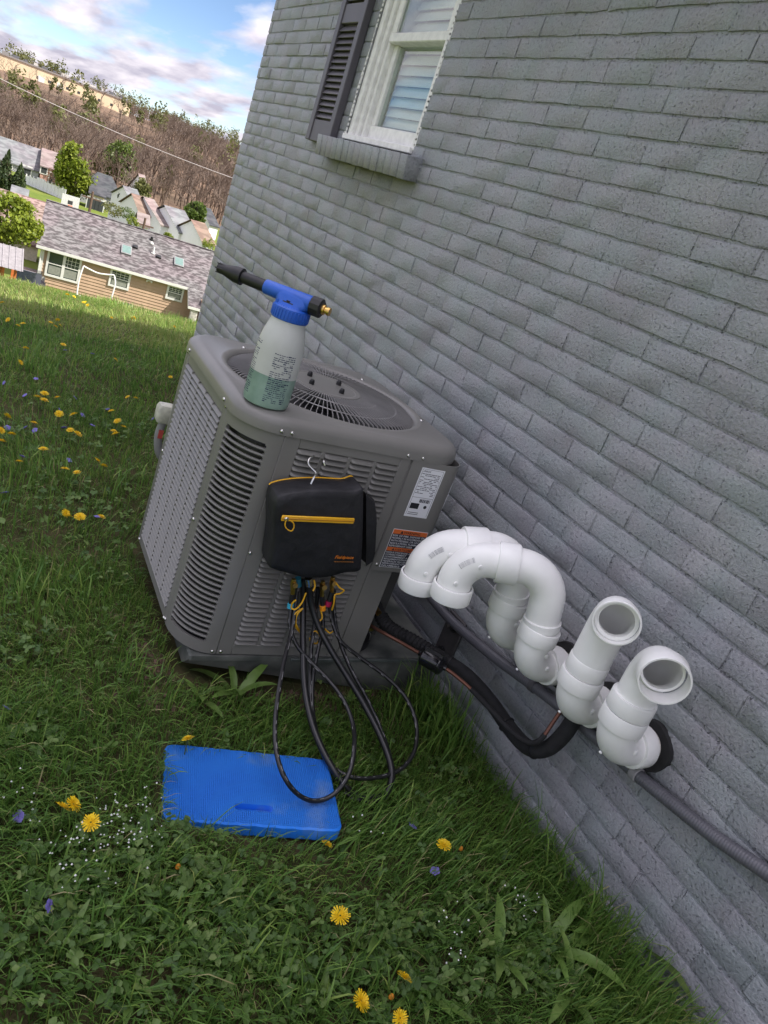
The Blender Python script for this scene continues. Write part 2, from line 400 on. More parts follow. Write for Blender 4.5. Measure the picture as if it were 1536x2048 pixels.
    t.links.new(m3.outputs['Result'], b.inputs['Base Color'])
    b1 = N(t, 'ShaderNodeBump'); b1.inputs['Strength'].default_value = 1.0; b1.inputs['Distance'].default_value = 0.0062 * bump
    t.links.new(nz(115, 4, 0.7), b1.inputs['Height'])
    b2 = N(t, 'ShaderNodeBump'); b2.inputs['Strength'].default_value = 0.8 * bump; b2.inputs['Distance'].default_value = 0.003
    t.links.new(pr.outputs[0], b2.inputs['Height']); t.links.new(b1.outputs[0], b2.inputs['Normal'])
    t.links.new(b2.outputs[0], b.inputs['Normal'])
    return mt
M_brick = paint_brick('painted_brick', 0.90); M_mortar = paint_brick('painted_mortar', 0.99, 1.6)
M_white = pm('white_flaking_paint', (0.80, 0.79, 0.77), 0.5, var=0.08, vs=30, bump=0.35, bs=45, bdist=0.003)
M_roof0 = pm('dark_shingle', (0.06, 0.06, 0.065), 0.9)

YC = 5.52                        # far corner of the house
house = thing('brick_house', 'grey painted brick house wall with white window and dark shutter', 'house', (0, 0, 0))
WZ0, WZ1 = -0.35, 2.66
wy0, wy1, wz0, wz1 = 3.114, 3.857, 1.63, 2.60     # window opening in the wall
mb = MB(); REC = 0.0045
def slab(mb, y0, y1, z0, z1, x0, x1): mb.box(((x0 + x1) / 2, (y0 + y1) / 2, (z0 + z1) / 2), (x1 - x0, y1 - y0, z1 - z0))
for (a, bb, c_, d_) in ((-7, wy0, WZ0, WZ1), (wy1, YC - .004, WZ0, WZ1), (wy0, wy1, WZ0, wz0), (wy0, wy1, wz1, WZ1)):
    slab(mb, a, bb, c_, d_, REC, 0.22)
wall = mb.build('wall', M_mortar, house, smooth=False)
mb = MB(); slab(mb, -7, -6.8, WZ0, WZ1, .22, 8.3); mb.build('near_wall', M_mortar, house, False)
mb = MB(); slab(mb, YC - .22, YC - .004, WZ0, WZ1, .22, 8.3); mb.build('far_wall', M_mortar, house, False)
mb = MB(); slab(mb, -6.8, YC - .22, WZ0, WZ1, 8.1, 8.3); mb.build('back_wall', M_mortar, house, False)
# hipped roof with eaves
e0 = np.array([-0.3, -7.3]); e1 = np.array([8.6, YC + 0.06]); hz = WZ1 + 0.02
rp = [(-0.3, -7.3, hz), (8.6, -7.3, hz), (8.6, e1[1], hz), (-0.3, e1[1], hz), (4.15, -2.9, hz + 1.9), (4.15, e1[1] - 4.4, hz + 1.9)]
mb = MB(); mb.add(rp, [[0, 1, 4], [1, 2, 5, 4], [2, 3, 5], [3, 0, 4, 5], [3, 2, 1, 0]]); mb.build('roof', M_roof0, house, False)

def course(n): return 1.62 * (0.0032 + (0.0413 if n >= 0 else 0.0427) * n) + 1.40
PITCH = 0.1262 * 1.62; PH = 1.2877 * 1.62; JT = 0.0085; JV = 0.0058
def brick_mesh(w, h, seed, dp=0.03):
    r = np.random.default_rng(seed); b = MB()
    n = 6; bev = 0.0024
    # face outline with wobble, two rings: edge on the joint and edge of the face
    def ring(ins, x, wob):
        pts = []
        L = [(-w / 2 + ins, -h / 2 + ins), (w / 2 - ins, -h / 2 + ins), (w / 2 - ins, h / 2 - ins), (-w / 2 + ins, h / 2 - ins)]
        seg = (3, 1, 3, 1)
        for k in range(4):
            a, c = np.array(L[k]), np.array(L[(k + 1) % 4])
            for j in range(seg[k]): pts.append(a + (c - a) * j / seg[k])
        return [[x + (r.normal(0, .00015)), p[0] + r.normal(0, wob), p[1] + r.normal(0, wob)] for p in pts]
    tilt = r.normal(0, .0008)
    b.loft([ring(0, dp, .0005), ring(0, .0016, .0013), ring(bev, tilt * .5, .0011)], cap0=False)
    return b
BM = []
for k in range(10):
    me = brick_mesh(PITCH - JV, 0.0580, 100 + k).mesh('brick', True, 50); me.materials.append(M_brick); BM.append(me)
slots = []
nmin = -22
while course(nmin) < -0.2: nmin += 1
for n in range(nmin, 16):
    z0, z1 = course(n), course(n + 1) - JT
    if z0 > 2.45: break
    ph = PH + (PITCH / 2 if n % 2 else 0) + random.gauss(0, .006)
    k0 = math.floor((YC - ph) / PITCH); k = k0
    while True:
        a = ph + k * PITCH + JV / 2; bnd = a + PITCH - JV
        k -= 1
        if bnd < -0.9: break
        hi = min(bnd, YC); lo = a
        segs = [(lo, hi)]
        if z1 > wz0 - .0 and z0 < wz1:      # cut by the window opening and the brick sill
            o = []
            for (s0, s1) in segs:
                if s1 <= wy0 or s0 >= wy1: o.append((s0, s1))
                else:
                    if s0 < wy0: o.append((s0, wy0))
                    if s1 > wy1: o.append((wy1, s1))
            segs = o
        for s0, s1 in segs:
            if s1 - s0 > 0.02: slots.append((s0, s1, z0, z1))
def parea(s):
    q = [proj((0, s[i], s[j])) for i, j in ((0, 2), (1, 2), (1, 3), (0, 3))]
    cx = sum(p[0] for p in q) / 4; cy = sum(p[1] for p in q) / 4
    if not (0 < cx < 1536 and 0 < cy < 2048) or s[1] < .2: return 0
    if cx < 860 and cy > 900: return 0            # behind the air conditioner
    return abs(sum(q[i][0] * q[(i + 1) % 4][1] - q[(i + 1) % 4][0] * q[i][1] for i in range(4))) / 2
order = sorted(range(len(slots)), key=lambda i: -parea(slots[i]))
rest = MB(); own = set(order[:295]); fill = MB()
for i, (a, bb, z0, z1) in enumerate(slots):
    w, h = bb - a, z1 - z0
    fill.box((random.uniform(.0008, .0036) + .005, a - JV / 2 + random.gauss(0, .0006), (z0 + z1) / 2), (.010, JV + .003, h + .002), .001)
    std = abs(w - (PITCH - JV)) < .002 and abs(h - .0588) < .006
    if i in own:
        if std: o = place('brick', BM[i % 10], wall); o.scale = (1, w / (PITCH - JV), h / .0588)
        else:
            me = brick_mesh(w, h, 500 + i).mesh('brick', True, 50); me.materials.append(M_brick); o = place('brick', me, wall)
        o.location = (random.gauss(0, .0008), (a + bb) / 2, (z0 + z1) / 2)
    else:
        bb_ = brick_mesh(w, h, 2000 + i); rest.add(np.concatenate(bb_.v) + [random.gauss(0, .0008), (a + bb) / 2, (z0 + z1) / 2], bb_.f)
fill.build('joint_mortar', M_mortar, wall, True, 50)['kind'] = 'stuff'
ro = rest.build('brick_courses', M_brick, wall, True, 50); ro['kind'] = 'stuff'
# return face of the far corner, toothed brick ends are visible against the sky
# window: casing, sashes, glass, blinds
win = bpy.data.objects.new('window', None); C.objects.link(win); win.parent = house; win['label'] = 'white double hung window with flaking paint'
XG = 0.085
def wbar(name, y0, y1, z0, z1, x0, x1, bev=.003, par=win, mat=None):
    mb = MB(); mb.box(((x0 + x1) / 2, (y0 + y1) / 2, (z0 + z1) / 2), (x1 - x0, y1 - y0, z1 - z0), bev); return mb.build(name, mat or M_white, par, ang=30)
# casing steps on the far jamb (seen) and the near jamb
for (y0, y1, x0, x1) in ((wy1 - .050, wy1 - .002, .012, .20), (wy1 - .085, wy1 - .050, .030, .20), (wy1 - .110, wy1 - .085, .046, .20),
                         (wy0 + .002, wy0 + .045, .012, .20), (wy0 + .045, wy0 + .075, .036, .20)):
    wbar('casing', y0, y1, wz0 + .028, wz1 - .002, x0, x1)
wbar('casing_head', wy0 + .002, wy1 - .002, wz1 - .05, wz1 - .003, .012, .2)
wbar('stool', wy0 + .003, wy1 - .003, wz0 + .002, wz0 + .028, -.012, .20)
sy0, sy1 = wy0 + .075, wy1 - .110
zm = 2.105
# lower sash sits further in; upper sash in front
wbar('sash_rail', sy0, sy1, wz0 + .028, wz0 + .098, .070, .105)
wbar('sash_rail', sy0, sy1, zm - .024, zm + .016, .034, .105, .004)
for (y0, y1) in ((sy0, sy0 + .04), (sy1 - .04, sy1)):
    wbar('sash_stile', y0, y1, wz0 + .098, zm - .024, .072, .104)
    wbar('sash_stile', y0, y1, zm + .016, wz1 - .05, .040, .068)
wbar('sash_rail', sy0 + .04, sy1 - .04, wz1 - .11, wz1 - .05, .040, .068)
M_glass = glass_mat('window_glass', (0.90, 0.94, 0.92), 0.01, 0.10)
mb = MB(); mb.box((.088, (sy0 + sy1) / 2, (wz0 + .098 + zm - .024) / 2), (.0005, sy1 - sy0 - .08, zm - .024 - wz0 - .098)); mb.build('pane', M_glass, win, False)
mb = MB(); mb.box((.054, (sy0 + sy1) / 2, (zm + .016 + wz1 - .11) / 2), (.004, sy1 - sy0 - .08, wz1 - .11 - zm - .016)); mb.build('pane', M_glass, win, False)
M_blind = pm('white_blind', (0.80, 0.82, 0.79), 0.5, var=.03)
sl = MB(); sl.box((0, 0, 0), (.006, sy1 - sy0 - .02, .054), .002, M=Matrix.Rotation(rad(28), 3, 'Y'))
slm = sl.mesh('blind_slat'); slm.materials.append(M_blind)
z = wz0 + .09
while z < wz1 - .05: place('blind_slat', slm, win, (.135, (sy0 + sy1) / 2, z)); z += .046
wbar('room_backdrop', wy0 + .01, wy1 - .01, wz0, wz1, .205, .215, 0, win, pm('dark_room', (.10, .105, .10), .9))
# flaking paint along the edge of the casing
fl = MB()
for k in range(46):
    zz = wz0 + .03 + k * .021; w = abs(random.gauss(0, .006)) + .002
    fl.box((.0035, wy1 + w / 2 - .003, zz), (.006, w + .008, .022 + random.random() * .012), .001)
    w = abs(random.gauss(0, .005)) + .002
    fl.box((.0035, wy0 - w / 2 + .003, zz), (.006, w + .008, .022 + random.random() * .012), .001)
fl.build('paint_edge', M_white, win)['kind'] = 'stuff'
# sill of headers set on edge
sill = bpy.data.objects.new('sill', None); C.objects.link(sill); sill.parent = house; sill['label'] = 'painted row of header bricks under window'
ya, yb = 2.995, 4.005; nS = 15; ws = (yb - ya) / nS
sb = MB()
Ms = Matrix.Rotation(rad(-7), 3, 'Y')
for k in range(nS):
    mb = MB(); mb.box((0, 0, 0), (.13, ws - .0025, .094), .002, M=Ms)
    o = mb.build('brick', M_brick, sill, True, 50, (-.005 + random.gauss(0, .0012), ya + (k + .5) * ws, wz0 - .051 + random.gauss(0, .001)))
wbar('sill_mortar', ya + .004, yb - .004, wz0 - .092, wz0 - .012, -.055, .05, .002, sill, M_mortar)
# shutter
M_shut = pm('shutter_vinyl', (0.098, 0.090, 0.105), 0.45, var=.08, vs=6, bump=.15, bs=90)
sh = bpy.data.objects.new('shutter', None); C.objects.link(sh); sh.parent = house; sh['label'] = 'dark plum louvred shutter'
hy0, hy1, hz0, hz1 = 3.935, 4.265, 1.585, 2.62; st = .05
def sbar(name, y0, y1, z0, z1, x0, x1, bev=.003): return wbar(name, y0, y1, z0, z1, x0, x1, bev, sh, M_shut)
sbar('stile', hy0, hy0 + st, hz0, hz1, -.040, -.002); sbar('stile', hy1 - st, hy1, hz0, hz1, -.040, -.002)
ye0, ye1 = hy0 + st, hy1 - st
sbar('rail', ye0, ye1, hz0, hz0 + .105, -.034, -.002); sbar('rail', ye0, ye1, hz1 - .08, hz1, -.034, -.002)
sbar('rail', ye0, ye1, 2.145, 2.235, -.034, -.002)
sbar('backing', ye0, ye1, hz0 + .105, hz1 - .08, -.010, -.003, 0)
ls = MB(); ls.box((0, 0, 0), (.005, ye1 - ye0, .036), .0015, M=Matrix.Rotation(rad(35), 3, 'Y'))
lsm = ls.mesh('slat'); lsm.materials.append(M_shut)
for (a, bb) in ((hz0 + .118, 2.14), (2.25, hz1 - .09)):
    z = a + .012
    while z < bb: place('slat', lsm, sh, (-.022, (ye0 + ye1) / 2, z)); z += .0292

# ------------------------------------------------------------------ air conditioner
W, D, H = 0.71, 0.745, 0.704
AO = np.array([.6646, 1.714, -1.30]) + CAM; AE = (.0005, .0141, -.0169)
AM = np.array(Matrix.Rotation(AE[2], 3, 'Z') @ Matrix.Rotation(AE[1], 3, 'Y') @ Matrix.Rotation(AE[0], 3, 'X'))
def acloc(px, py, yl):
    """photo pixel -> air conditioner local coordinates on the plane y = yl"""
    r = AM.T @ ray(px, py); o = AM.T @ (CAM - AO); return o + r * ((yl - o[1]) / r[1])
def acw(p): return AM @ np.asarray(p, float) + AO
ac = thing('air_conditioner', 'grey louvred outdoor air conditioner with round fan guard beside brick wall', 'air conditioner', AO, AE)
M_ac = pm('grey_enamel', (0.182, 0.178, 0.165), 0.38, var=.09, vs=3.5, bump=.12, bs=420, bdist=.0006, spec=.5)
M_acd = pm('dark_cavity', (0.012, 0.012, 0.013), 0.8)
M_coil = pm('coil_fins', (0.05, 0.05, 0.05), 0.5, 0.4, var=.3, vs=200)
M_chr = pm('screw_steel', (0.62, 0.61, 0.58), 0.25, 1.0, var=.1, vs=90)
M_blk = pm('black_plastic', (0.012, 0.012, 0.013), 0.45, var=.1, vs=30)
RC1 = 0.125
def rrect(x0, x1, y0, y1, r, n=8):
    P = []
    for cx, cy, a in ((x1 - r, y1 - r, 0), (x0 + r, y1 - r, 90), (x0 + r, y0 + r, 180), (x1 - r, y0 + r, 270)):
        for k in range(n + 1): P.append((cx + r * math.cos(rad(a + 90 * k / n)), cy + r * math.sin(rad(a + 90 * k / n))))
    return np.array(P)
def lev(P, z): return np.column_stack([P, np.full(len(P), z)])
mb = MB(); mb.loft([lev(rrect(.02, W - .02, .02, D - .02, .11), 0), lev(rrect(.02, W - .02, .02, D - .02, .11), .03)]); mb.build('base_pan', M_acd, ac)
# condenser coil: C shape inside the louvres, leaving the service corner open
mb = MB(); cz0, cz1 = .03, .69
P = rrect(.03, .585, .03, D - .03, .09); mb.loft([lev(P, cz0), lev(P, cz1)]); mb.build('coil', M_coil, ac)
# --- left louvred side panel (x = 0 plane)
YA, YB = .1415, .638
side = MB()
def bx(m, x0, x1, y0, y1, z0, z1, bev=.0015): m.box(((x0 + x1) / 2, (y0 + y1) / 2, (z0 + z1) / 2), (x1 - x0, y1 - y0, z1 - z0), bev)
bx(side, 0, .012, YA, YA + .032, .0, H); bx(side, 0, .012, YB - .026, YB, .0, H)
bx(side, .0005, .0115, YA + .032, YB - .026, .0, .034); bx(side, .0005, .0115, YA + .032, YB - .026, .668, H)
sp_ = side.build('side_panel', M_ac, ac)
bx2 = MB()
ncol = 5; y0, y1 = YA + .032, YB - .026
for k in range(1, ncol):
    mb = MB(); yy = y0 + (y1 - y0) * k / ncol; bx(mb, -.003, .016, yy - .0022, yy + .0022, .034, .668, .001); mb.build('divider', M_ac, sp_)
pit = (.668 - .034) / 38
pr = np.array([(-.0035, -.0075), (-.0045, -.0045), (-.001, .001), (.004, .006), (.010, .0095), (.0112, .0085), (.0055, .0042), (.0005, -.0012), (-.0025, -.0062)]) * [1.1, .84]
sl = MB(); sl.loft([[(p[0], y0, p[1]) for p in pr], [(p[0], y1, p[1]) for p in pr]]); slm = sl.mesh('slat', True, 50); slm.materials.append(M_ac)
for k in range(38): place('slat', slm, sp_, (0, 0, .034 + (k + .5) * pit))
# back corner and hidden sides
mb = MB()
a = np.linspace(math.pi, math.pi / 2, 8)
cb = [(.105 + .105 * math.cos(t), YB + .107 * math.sin(t)) for t in a]
P = np.array([(0, YB + .001)] + cb[1:] + [(W - .1, D)] + [(W - .1 + .1 * math.cos(t), D - .1 + .1 * math.sin(t)) for t in np.linspace(math.pi / 2, 0, 6)] + [(W, .22)])
Q = np.array([(p[0] + (.36 - p[0]) * .03, p[1] + (.37 - p[1]) * .03) for p in P])
mb.loft([lev(P, 0), lev(P, H), lev(Q, H), lev(Q, 0), lev(P, 0)], False, False, closed=False); mb.build('rear_panel', M_ac, ac)
# --- curved front left corner with slots
SX = .119
ang = np.linspace(math.pi, 1.5 * math.pi, 15)
arcp = np.array([(RC1 + RC1 * math.cos(t), YA * 1.0 + YA * math.sin(t)) for t in ang])
arcp = np.array([(SX * (1 + math.cos(t)), YA * (1 + math.sin(t))) for t in ang])
def strip(P, z0, z1, th=.010):
    ctr = np.array([.3, .3]); m_ = MB()
    nrm = np.array([(p - np.array([SX, YA])) for p in P]); nrm /= np.linalg.norm(nrm, axis=1)[:, None]
    Q = P - nrm * th
    loops = [[(p[0], p[1], z0), (p[0], p[1], z1), (q[0], q[1], z1), (q[0], q[1], z0)] for p, q in zip(P, Q)]
    m_.loft(loops); return m_
def sub(a0, a1, n=9): return np.array([(SX * (1 + math.cos(t)), YA * (1 + math.sin(t))) for t in np.linspace(a0, a1, n)])
A0, A1 = math.pi, 1.5 * math.pi
cp = MB()
for (u0, u1, z0, z1) in ((0, 1, 0, .036), (0, 1, .664, H), (0, .11, .036, .664), (.80, 1, .036, .664)):
    m_ = strip(sub(A0 + u0 * (A1 - A0), A0 + u1 * (A1 - A0)), z0, z1); cp.add(np.concatenate(m_.v), m_.f)
cpo = cp.build('corner_panel', M_ac, ac)
prf = np.array([(math.cos(t) * .0052, math.sin(t) * .0042) for t in np.linspace(0, 2 * math.pi, 8, endpoint=False)])
nb = 37; pb = (.664 - .036) / (nb + .0)
bar = MB(); P = sub(A0 + .09 * (A1 - A0), A0 + .82 * (A1 - A0), 12); P3 = np.column_stack([P - 0.0045 * (P - [SX, YA]) / np.linalg.norm(P - [SX, YA], axis=1)[:, None], np.zeros(len(P))])
bar.sweep(P3, 1.0, prof=prf, up=(-1, 0, 0)); bme = bar.mesh('bar'); bme.materials.append(M_ac)
for k in range(1, nb): place('bar', bme, cpo, (0, 0, .036 + k * pb))
# rounded slot ends
se = MB()
for k in range(nb):
    zc = .036 + (k + .5) * pb
    for u in (.115, .795):
        p = sub(A0 + u * (A1 - A0), A0 + u * (A1 - A0) + .01, 2)[0]; dirn = (p - [SX, YA]) / np.linalg.norm(p - [SX, YA])
        for s_ in (-1, 1):
            c_ = np.array([*(p - dirn * .005), zc + s_ * .0062]); se.cyl(c_ - [*(dirn * .0048), 0], c_ + [*(dirn * .0048), 0], .0032, n=6)
se.build('slot_end', M_ac, cpo)['kind'] = 'stuff'
# --- front louvred panel
X0, X1 = SX + .0015, .516
fp = MB(); cols = [(.1665, .2365), (.2485, .3185), (.3305, .4005), (.4125, .4825)]
bx(fp, X0, cols[0][0], 0, .012, 0, H); bx(fp, cols[-1][1], X1, 0, .012, 0, H)
for k in range(3): bx(fp, cols[k][1], cols[k + 1][0], .0006, .012, .036, .672)
bx(fp, cols[0][0], cols[-1][1], .0004, .0116, 0, .036); bx(fp, cols[0][0], cols[-1][1], .0004, .0116, .672, H)
fpo = fp.build('front_panel', M_ac, ac)
pf = (.672 - .036) / 38
w = cols[0][1] - cols[0][0]
pr = np.array([(-.0055, -.0078), (-.0062, -.0055), (-.003, -.0005), (.0015, .0045), (.0075, .0088), (.0088, .0078), (.003, .0032), (-.0012, -.0022), (-.0042, -.0074)]) * [1.15, .80]
xsq = [0, .004, .012, w - .008, w - .002, w]; sc_ = [.35, .8, 1, 1, .85, .4]
lv = MB(); lv.loft([[(x, p[0] * s_ + (1 - s_) * .004, p[1] + (1 - s_) * .002) for p in pr] for x, s_ in zip(xsq, sc_)])
lvm = lv.mesh('louver', True, 50); lvm.materials.append(M_ac)
for c0, c1 in cols:
    for k in range(38): place('louver', lvm, fpo, (c0, 0, .036 + (k + .5) * pf))
# --- right post and service corner
mb = MB(); bx(mb, .518, .602, .0015, .012, 0, H, .002); bx(mb, .590, .602, .012, .10, .03, H, .001); mb.build('corner_post', M_ac, ac)
mb = MB(); bx(mb, .602, W - .004, .10, .11, .02, H - .02); bx(mb, W - .012, W - .003, .11, .3, .02, H - .02); mb.build('valve_panel', pm('grey_enamel_inner', (.07, .068, .064), .5), ac)
# label panel: flat front wrapping round the right corner
lpz0, lpz1 = .330, .702; RL = .055
P = [(.519, -.0045)] + [(W - RL + RL * math.sin(t), -.0045 + RL - RL * math.cos(t)) for t in np.linspace(0, math.pi / 2, 8)] + [(W, .24)]
P = np.array(P); Q = P + np.array([(.0, .003)] * (len(P) - 3) + [(-.002, .002)] * 1 + [(-.003, 0)] * 2)
mb = MB(); mb.loft([lev(P, lpz0), lev(P, lpz1), lev(Q, lpz1), lev(Q, lpz0), lev(P, lpz0)], False, False, closed=False); lp = mb.build('label_panel', M_ac, ac)
# --- stickers
M_sw = pm('sticker_white', (.78, .79, .82), .4, var=.02); M_ink = pm('sticker_ink', (.015, .016, .022), .5)
M_or = pm('sticker_orange', (.72, .16, .035), .45, var=.03); M_navy = pm('sticker_navy', (.010, .011, .03), .45)
def flat(name, x0, x1, z0, z1, y, mat, par, th=.0006): m_ = MB(); m_.box(((x0 + x1) / 2, y, (z0 + z1) / 2), (x1 - x0, th, z1 - z0)); return m_.build(name, mat, par, False)
def put_text(s, x, z, y, size, mat, par, width=None, shear=0., align='LEFT'):
    me = text_mesh(s, size, mat, shear, align, width); o = place('lettering', me, par, (x, y, z)); o.rotation_euler = (rad(90), 0, 0); return o
yl = -.0052
rl = flat('rating_sticker', .558, .640, .524, .684, yl, M_sw, lp)
fr = MB()
for (a, bb, c_, d_) in ((.562, .636, .680, .6806), (.562, .636, .5885, .5893), (.562, .5626, .530, .680), (.6354, .636, .530, .680)): fr.box(((a + bb) / 2, yl - .0006, (c_ + d_) / 2), (bb - a, .0004, d_ - c_))
r2 = random.Random(3); z = .6655
while z > .593:      # rows of print too small to read
    x = .565 + r2.choice([0, 0, .012])
    while x < .630:
        L = r2.uniform(.003, .012); L = min(L, .632 - x)
        if r2.random() < .72: fr.box((x + L / 2, yl - .0006, z), (L, .0004, .0017))
        x += L + .0016
    z -= .0052
x = .592
while x < .630:
    L = r2.choice([.0006, .0012, .002]); fr.box((x, yl - .0006, .579), (L, .0004, .011)); x += L + r2.choice([.0007, .0014])
fr.box((.581, yl - .0006, .5605), (.030, .0004, .018)); fr.lathe([(.0055, 0), (.0055, .0004)], 14, Matrix.Rotation(rad(90), 3, 'X'), (.619, yl - .0004, .560))
for z in (.5385, .533): fr.box((.585, yl - .0006, z), (.036, .0004, .0016))
fr.build('sticker_print', M_ink, lp, False)
put_text('LENNOX', .5655, .6712, yl - .0008, .0075, M_ink, lp, .026)
wl = flat('warning_sticker', .543, .668, .345, .478, yl, M_sw, lp)
flat('warning_field', .5445, .6665, .3465, .462, yl - .0005, M_navy, lp); flat('warning_bar', .5445, .6665, .462, .4765, yl - .0006, M_or, lp)
flat('warning_bar', .5445, .6665, .4035, .416, yl - .0009, M_or, lp)
put_text('\u25B2WARNING', .6055, .4645, yl - .0012, .0125, M_ink, lp, align='CENTER'); put_text('\u25B2AVERTISSEMENT', .6055, .4055, yl - .0015, .0105, M_ink, lp, align='CENTER')
for k, s in enumerate(('RISK OF FIRE. DISPOSE OF', 'PROPERLY IN ACCORDANCE', 'WITH FEDERAL OR LOCAL', 'REGULATIONS. FLAMMABLE', 'REFRIGERANT USED.')):
    put_text(s, .547, .4535 - k * .0088, yl - .0011, .0086, M_sw, lp, .114 if k < 4 else .085)
for k, s in enumerate(('RISQUE D\'INCENDIE. ELIMINER', 'CORRECTEMENT', 'CONFORMEMENT A LA', 'REGLEMENTATION', 'FEDERALES OU LOCALES.', 'REFRIGERANT UTILISE', 'INFLAMMABLE')):
    put_text(s, .547, .3955 - k * .0078, yl - .0011, .0076, M_sw, lp, (.116, .075, .095, .085, .11, .1, .066)[k])
m_ = MB(); a = math.radians(62); m_.box((W - .004, .036, .600), (.0012, .034, .085), M=Matrix.Rotation(rad(-16), 3, 'Z')); so_ = m_.build('side_sticker', M_sw, lp, False)
# --- top cap with round opening
CX, CY = .362, .372
nA = 120; an = np.linspace(0, 2 * math.pi, nA, endpoint=False)
def capring(x0, x1, y0, y1, r, z):
    base = rrect(x0, x1, y0, y1, r, 14); base = np.vstack([base, base[:1]])
    out_ = []
    for t in an:
        d_ = np.array([math.cos(t), math.sin(t)]); best = None
        for i in range(len(base) - 1):
            p, q = base[i] - [CX, CY], base[i + 1] - [CX, CY]; e = q - p
            den = d_[0] * e[1] - d_[1] * e[0]
            if abs(den) < 1e-12: continue
            s_ = (p[0] * e[1] - p[1] * e[0]) / den; uu = (p[0] * d_[1] - p[1] * d_[0]) / den
            if s_ > 0 and -1e-6 <= uu <= 1 + 1e-6: best = s_ if best is None else max(best, s_)
        out_.append((CX + best * d_[0], CY + best * d_[1], z))
    return np.array(out_)
def circ(r, z): return np.column_stack([CX + r * np.cos(an), CY + r * np.sin(an), np.full(nA, z)])
g_ = .006
loops = [capring(.004, W - .004, .004, D - .004, .115, .700), capring(-g_, W + g_, -g_, D + g_, .125, .700), capring(-g_, W + g_, -g_, D + g_, .125, .722),
         capring(-.003, W + .003, -.003, D + .003, .124, .733), capring(.004, W - .004, .004, D - .004, .12, .7405), capring(.013, W - .013, .013, D - .013, .115, .7455), capring(.024, W - .024, .024, D - .024, .11, .7475)]
loops += [circ(.331, .7480), circ(.327, .7505), circ(.318, .7515), circ(.310, .749), circ(.303, .742), circ(.299, .730), circ(.297, .66)]
mb = MB(); mb.loft(loops, False, False); mb.build('top_cap', M_ac, ac, ang=55)
# fan guard: radial wires and centre plate
gd = MB()
for k in range(112):
    t = 2 * math.pi * k / 112; c_, s_ = math.cos(t), math.sin(t)
    P = [(CX + r * c_, CY + r * s_, z) for r, z in ((.302, .737), (.285, .748), (.24, .7535), (.17, .758), (.098, .7595))]
    gd.loft([[(p[0] - s_ * .0009, p[1] + c_ * .0009, p[2] + .001), (p[0] + s_ * .0009, p[1] - c_ * .0009, p[2] + .001), (p[0] + s_ * .0007, p[1] - c_ * .0007, p[2] - .0035), (p[0] - s_ * .0007, p[1] + c_ * .0007, p[2] - .0035)] for p in P])
for r, z in ((.302, .737), (.238, .7525), (.17, .7570), (.105, .7588)):
    gd.sweep([(CX + r * math.cos(t), CY + r * math.sin(t), z - .001) for t in np.linspace(0, 2 * math.pi, 64, endpoint=False)], .0017, 5, closed=True)
gdo = gd.build('fan_guard', pm('guard_wire', (.38, .37, .36), .3, .4), ac)
mb = MB(); mb.lathe([(.118, .7575), (.116, .7615), (.108, .7625), (.102, .7602), (.096, .7605), (.002, .7620)], 48, o=(CX, CY, 0)); mb.build('motor_plate', M_ac, gdo, ang=50)
for k in range(4):
    t = rad(28 + 90 * k); mb = MB(); mb.lathe([(.0085, .761), (.0085, .770), (.0075, .769), (.0070, .774), (.005, .776)], 10, o=(CX + .068 * math.cos(t), CY + .068 * math.sin(t), 0)); mb.build('nut_cap', M_blk, gdo)
# fan inside
fan = MB(); fan.lathe([(.06, .56), (.06, .70), (.05, .71)], 20, o=(CX, CY, 0))
for k in range(3):
    t0 = 2 * math.pi * k / 3 + .4; L0 = []; L1 = []
    for r in (.055, .13, .2, .275):
        for lst, dt, z in ((L0, -.5, .60), (L1, .5, .665)): lst.append((CX + r * math.cos(t0 + dt), CY + r * math.sin(t0 + dt), z))
    fan.loft([L0, L1], False, False, closed=False)
fan.build('fan', M_blk, ac)
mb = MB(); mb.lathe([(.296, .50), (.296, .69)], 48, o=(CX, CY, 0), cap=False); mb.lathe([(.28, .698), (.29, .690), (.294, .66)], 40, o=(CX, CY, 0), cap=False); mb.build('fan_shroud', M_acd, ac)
# screws
sm = MB(); sm.lathe([(.0058, 0), (.0058, .0012), (.0042, .0034), (.0015, .0042)], 10, Matrix.Rotation(rad(90), 3, 'X')); smm = sm.mesh('screw'); smm.materials.append(M_chr)
for x, z, y in ((.105, .711, -.0055), (.134, .711, -.0055), (.108, .010, 0), (.134, .010, 0), (.1275, .345, 0), (.497, .711, -.0055), (.548, .711, -.0055), (.532, .352, -.0048), (.50, .345, 0), (.585, .018, .0012)):
    o = place('screw', smm, ac, (x, y, z))
for y, z in ((.150, .698), (.165, .711), (.600, .711), (.628, .698), (.152, .352), (.628, .352), (.150, .012), (.165, .006), (.632, .010)):
    o = place('screw', smm, ac, (-.001 if z < .7 else -.0065, y, z)); o.rotation_euler = (0, 0, rad(-90))
for t in (2.2, .75, -.42, -2.4):
    o = place('screw', smm, ac, (CX + .325 * math.cos(t), CY + .325 * math.sin(t), .751)); o.rotation_euler = (rad(-90), 0, 0)

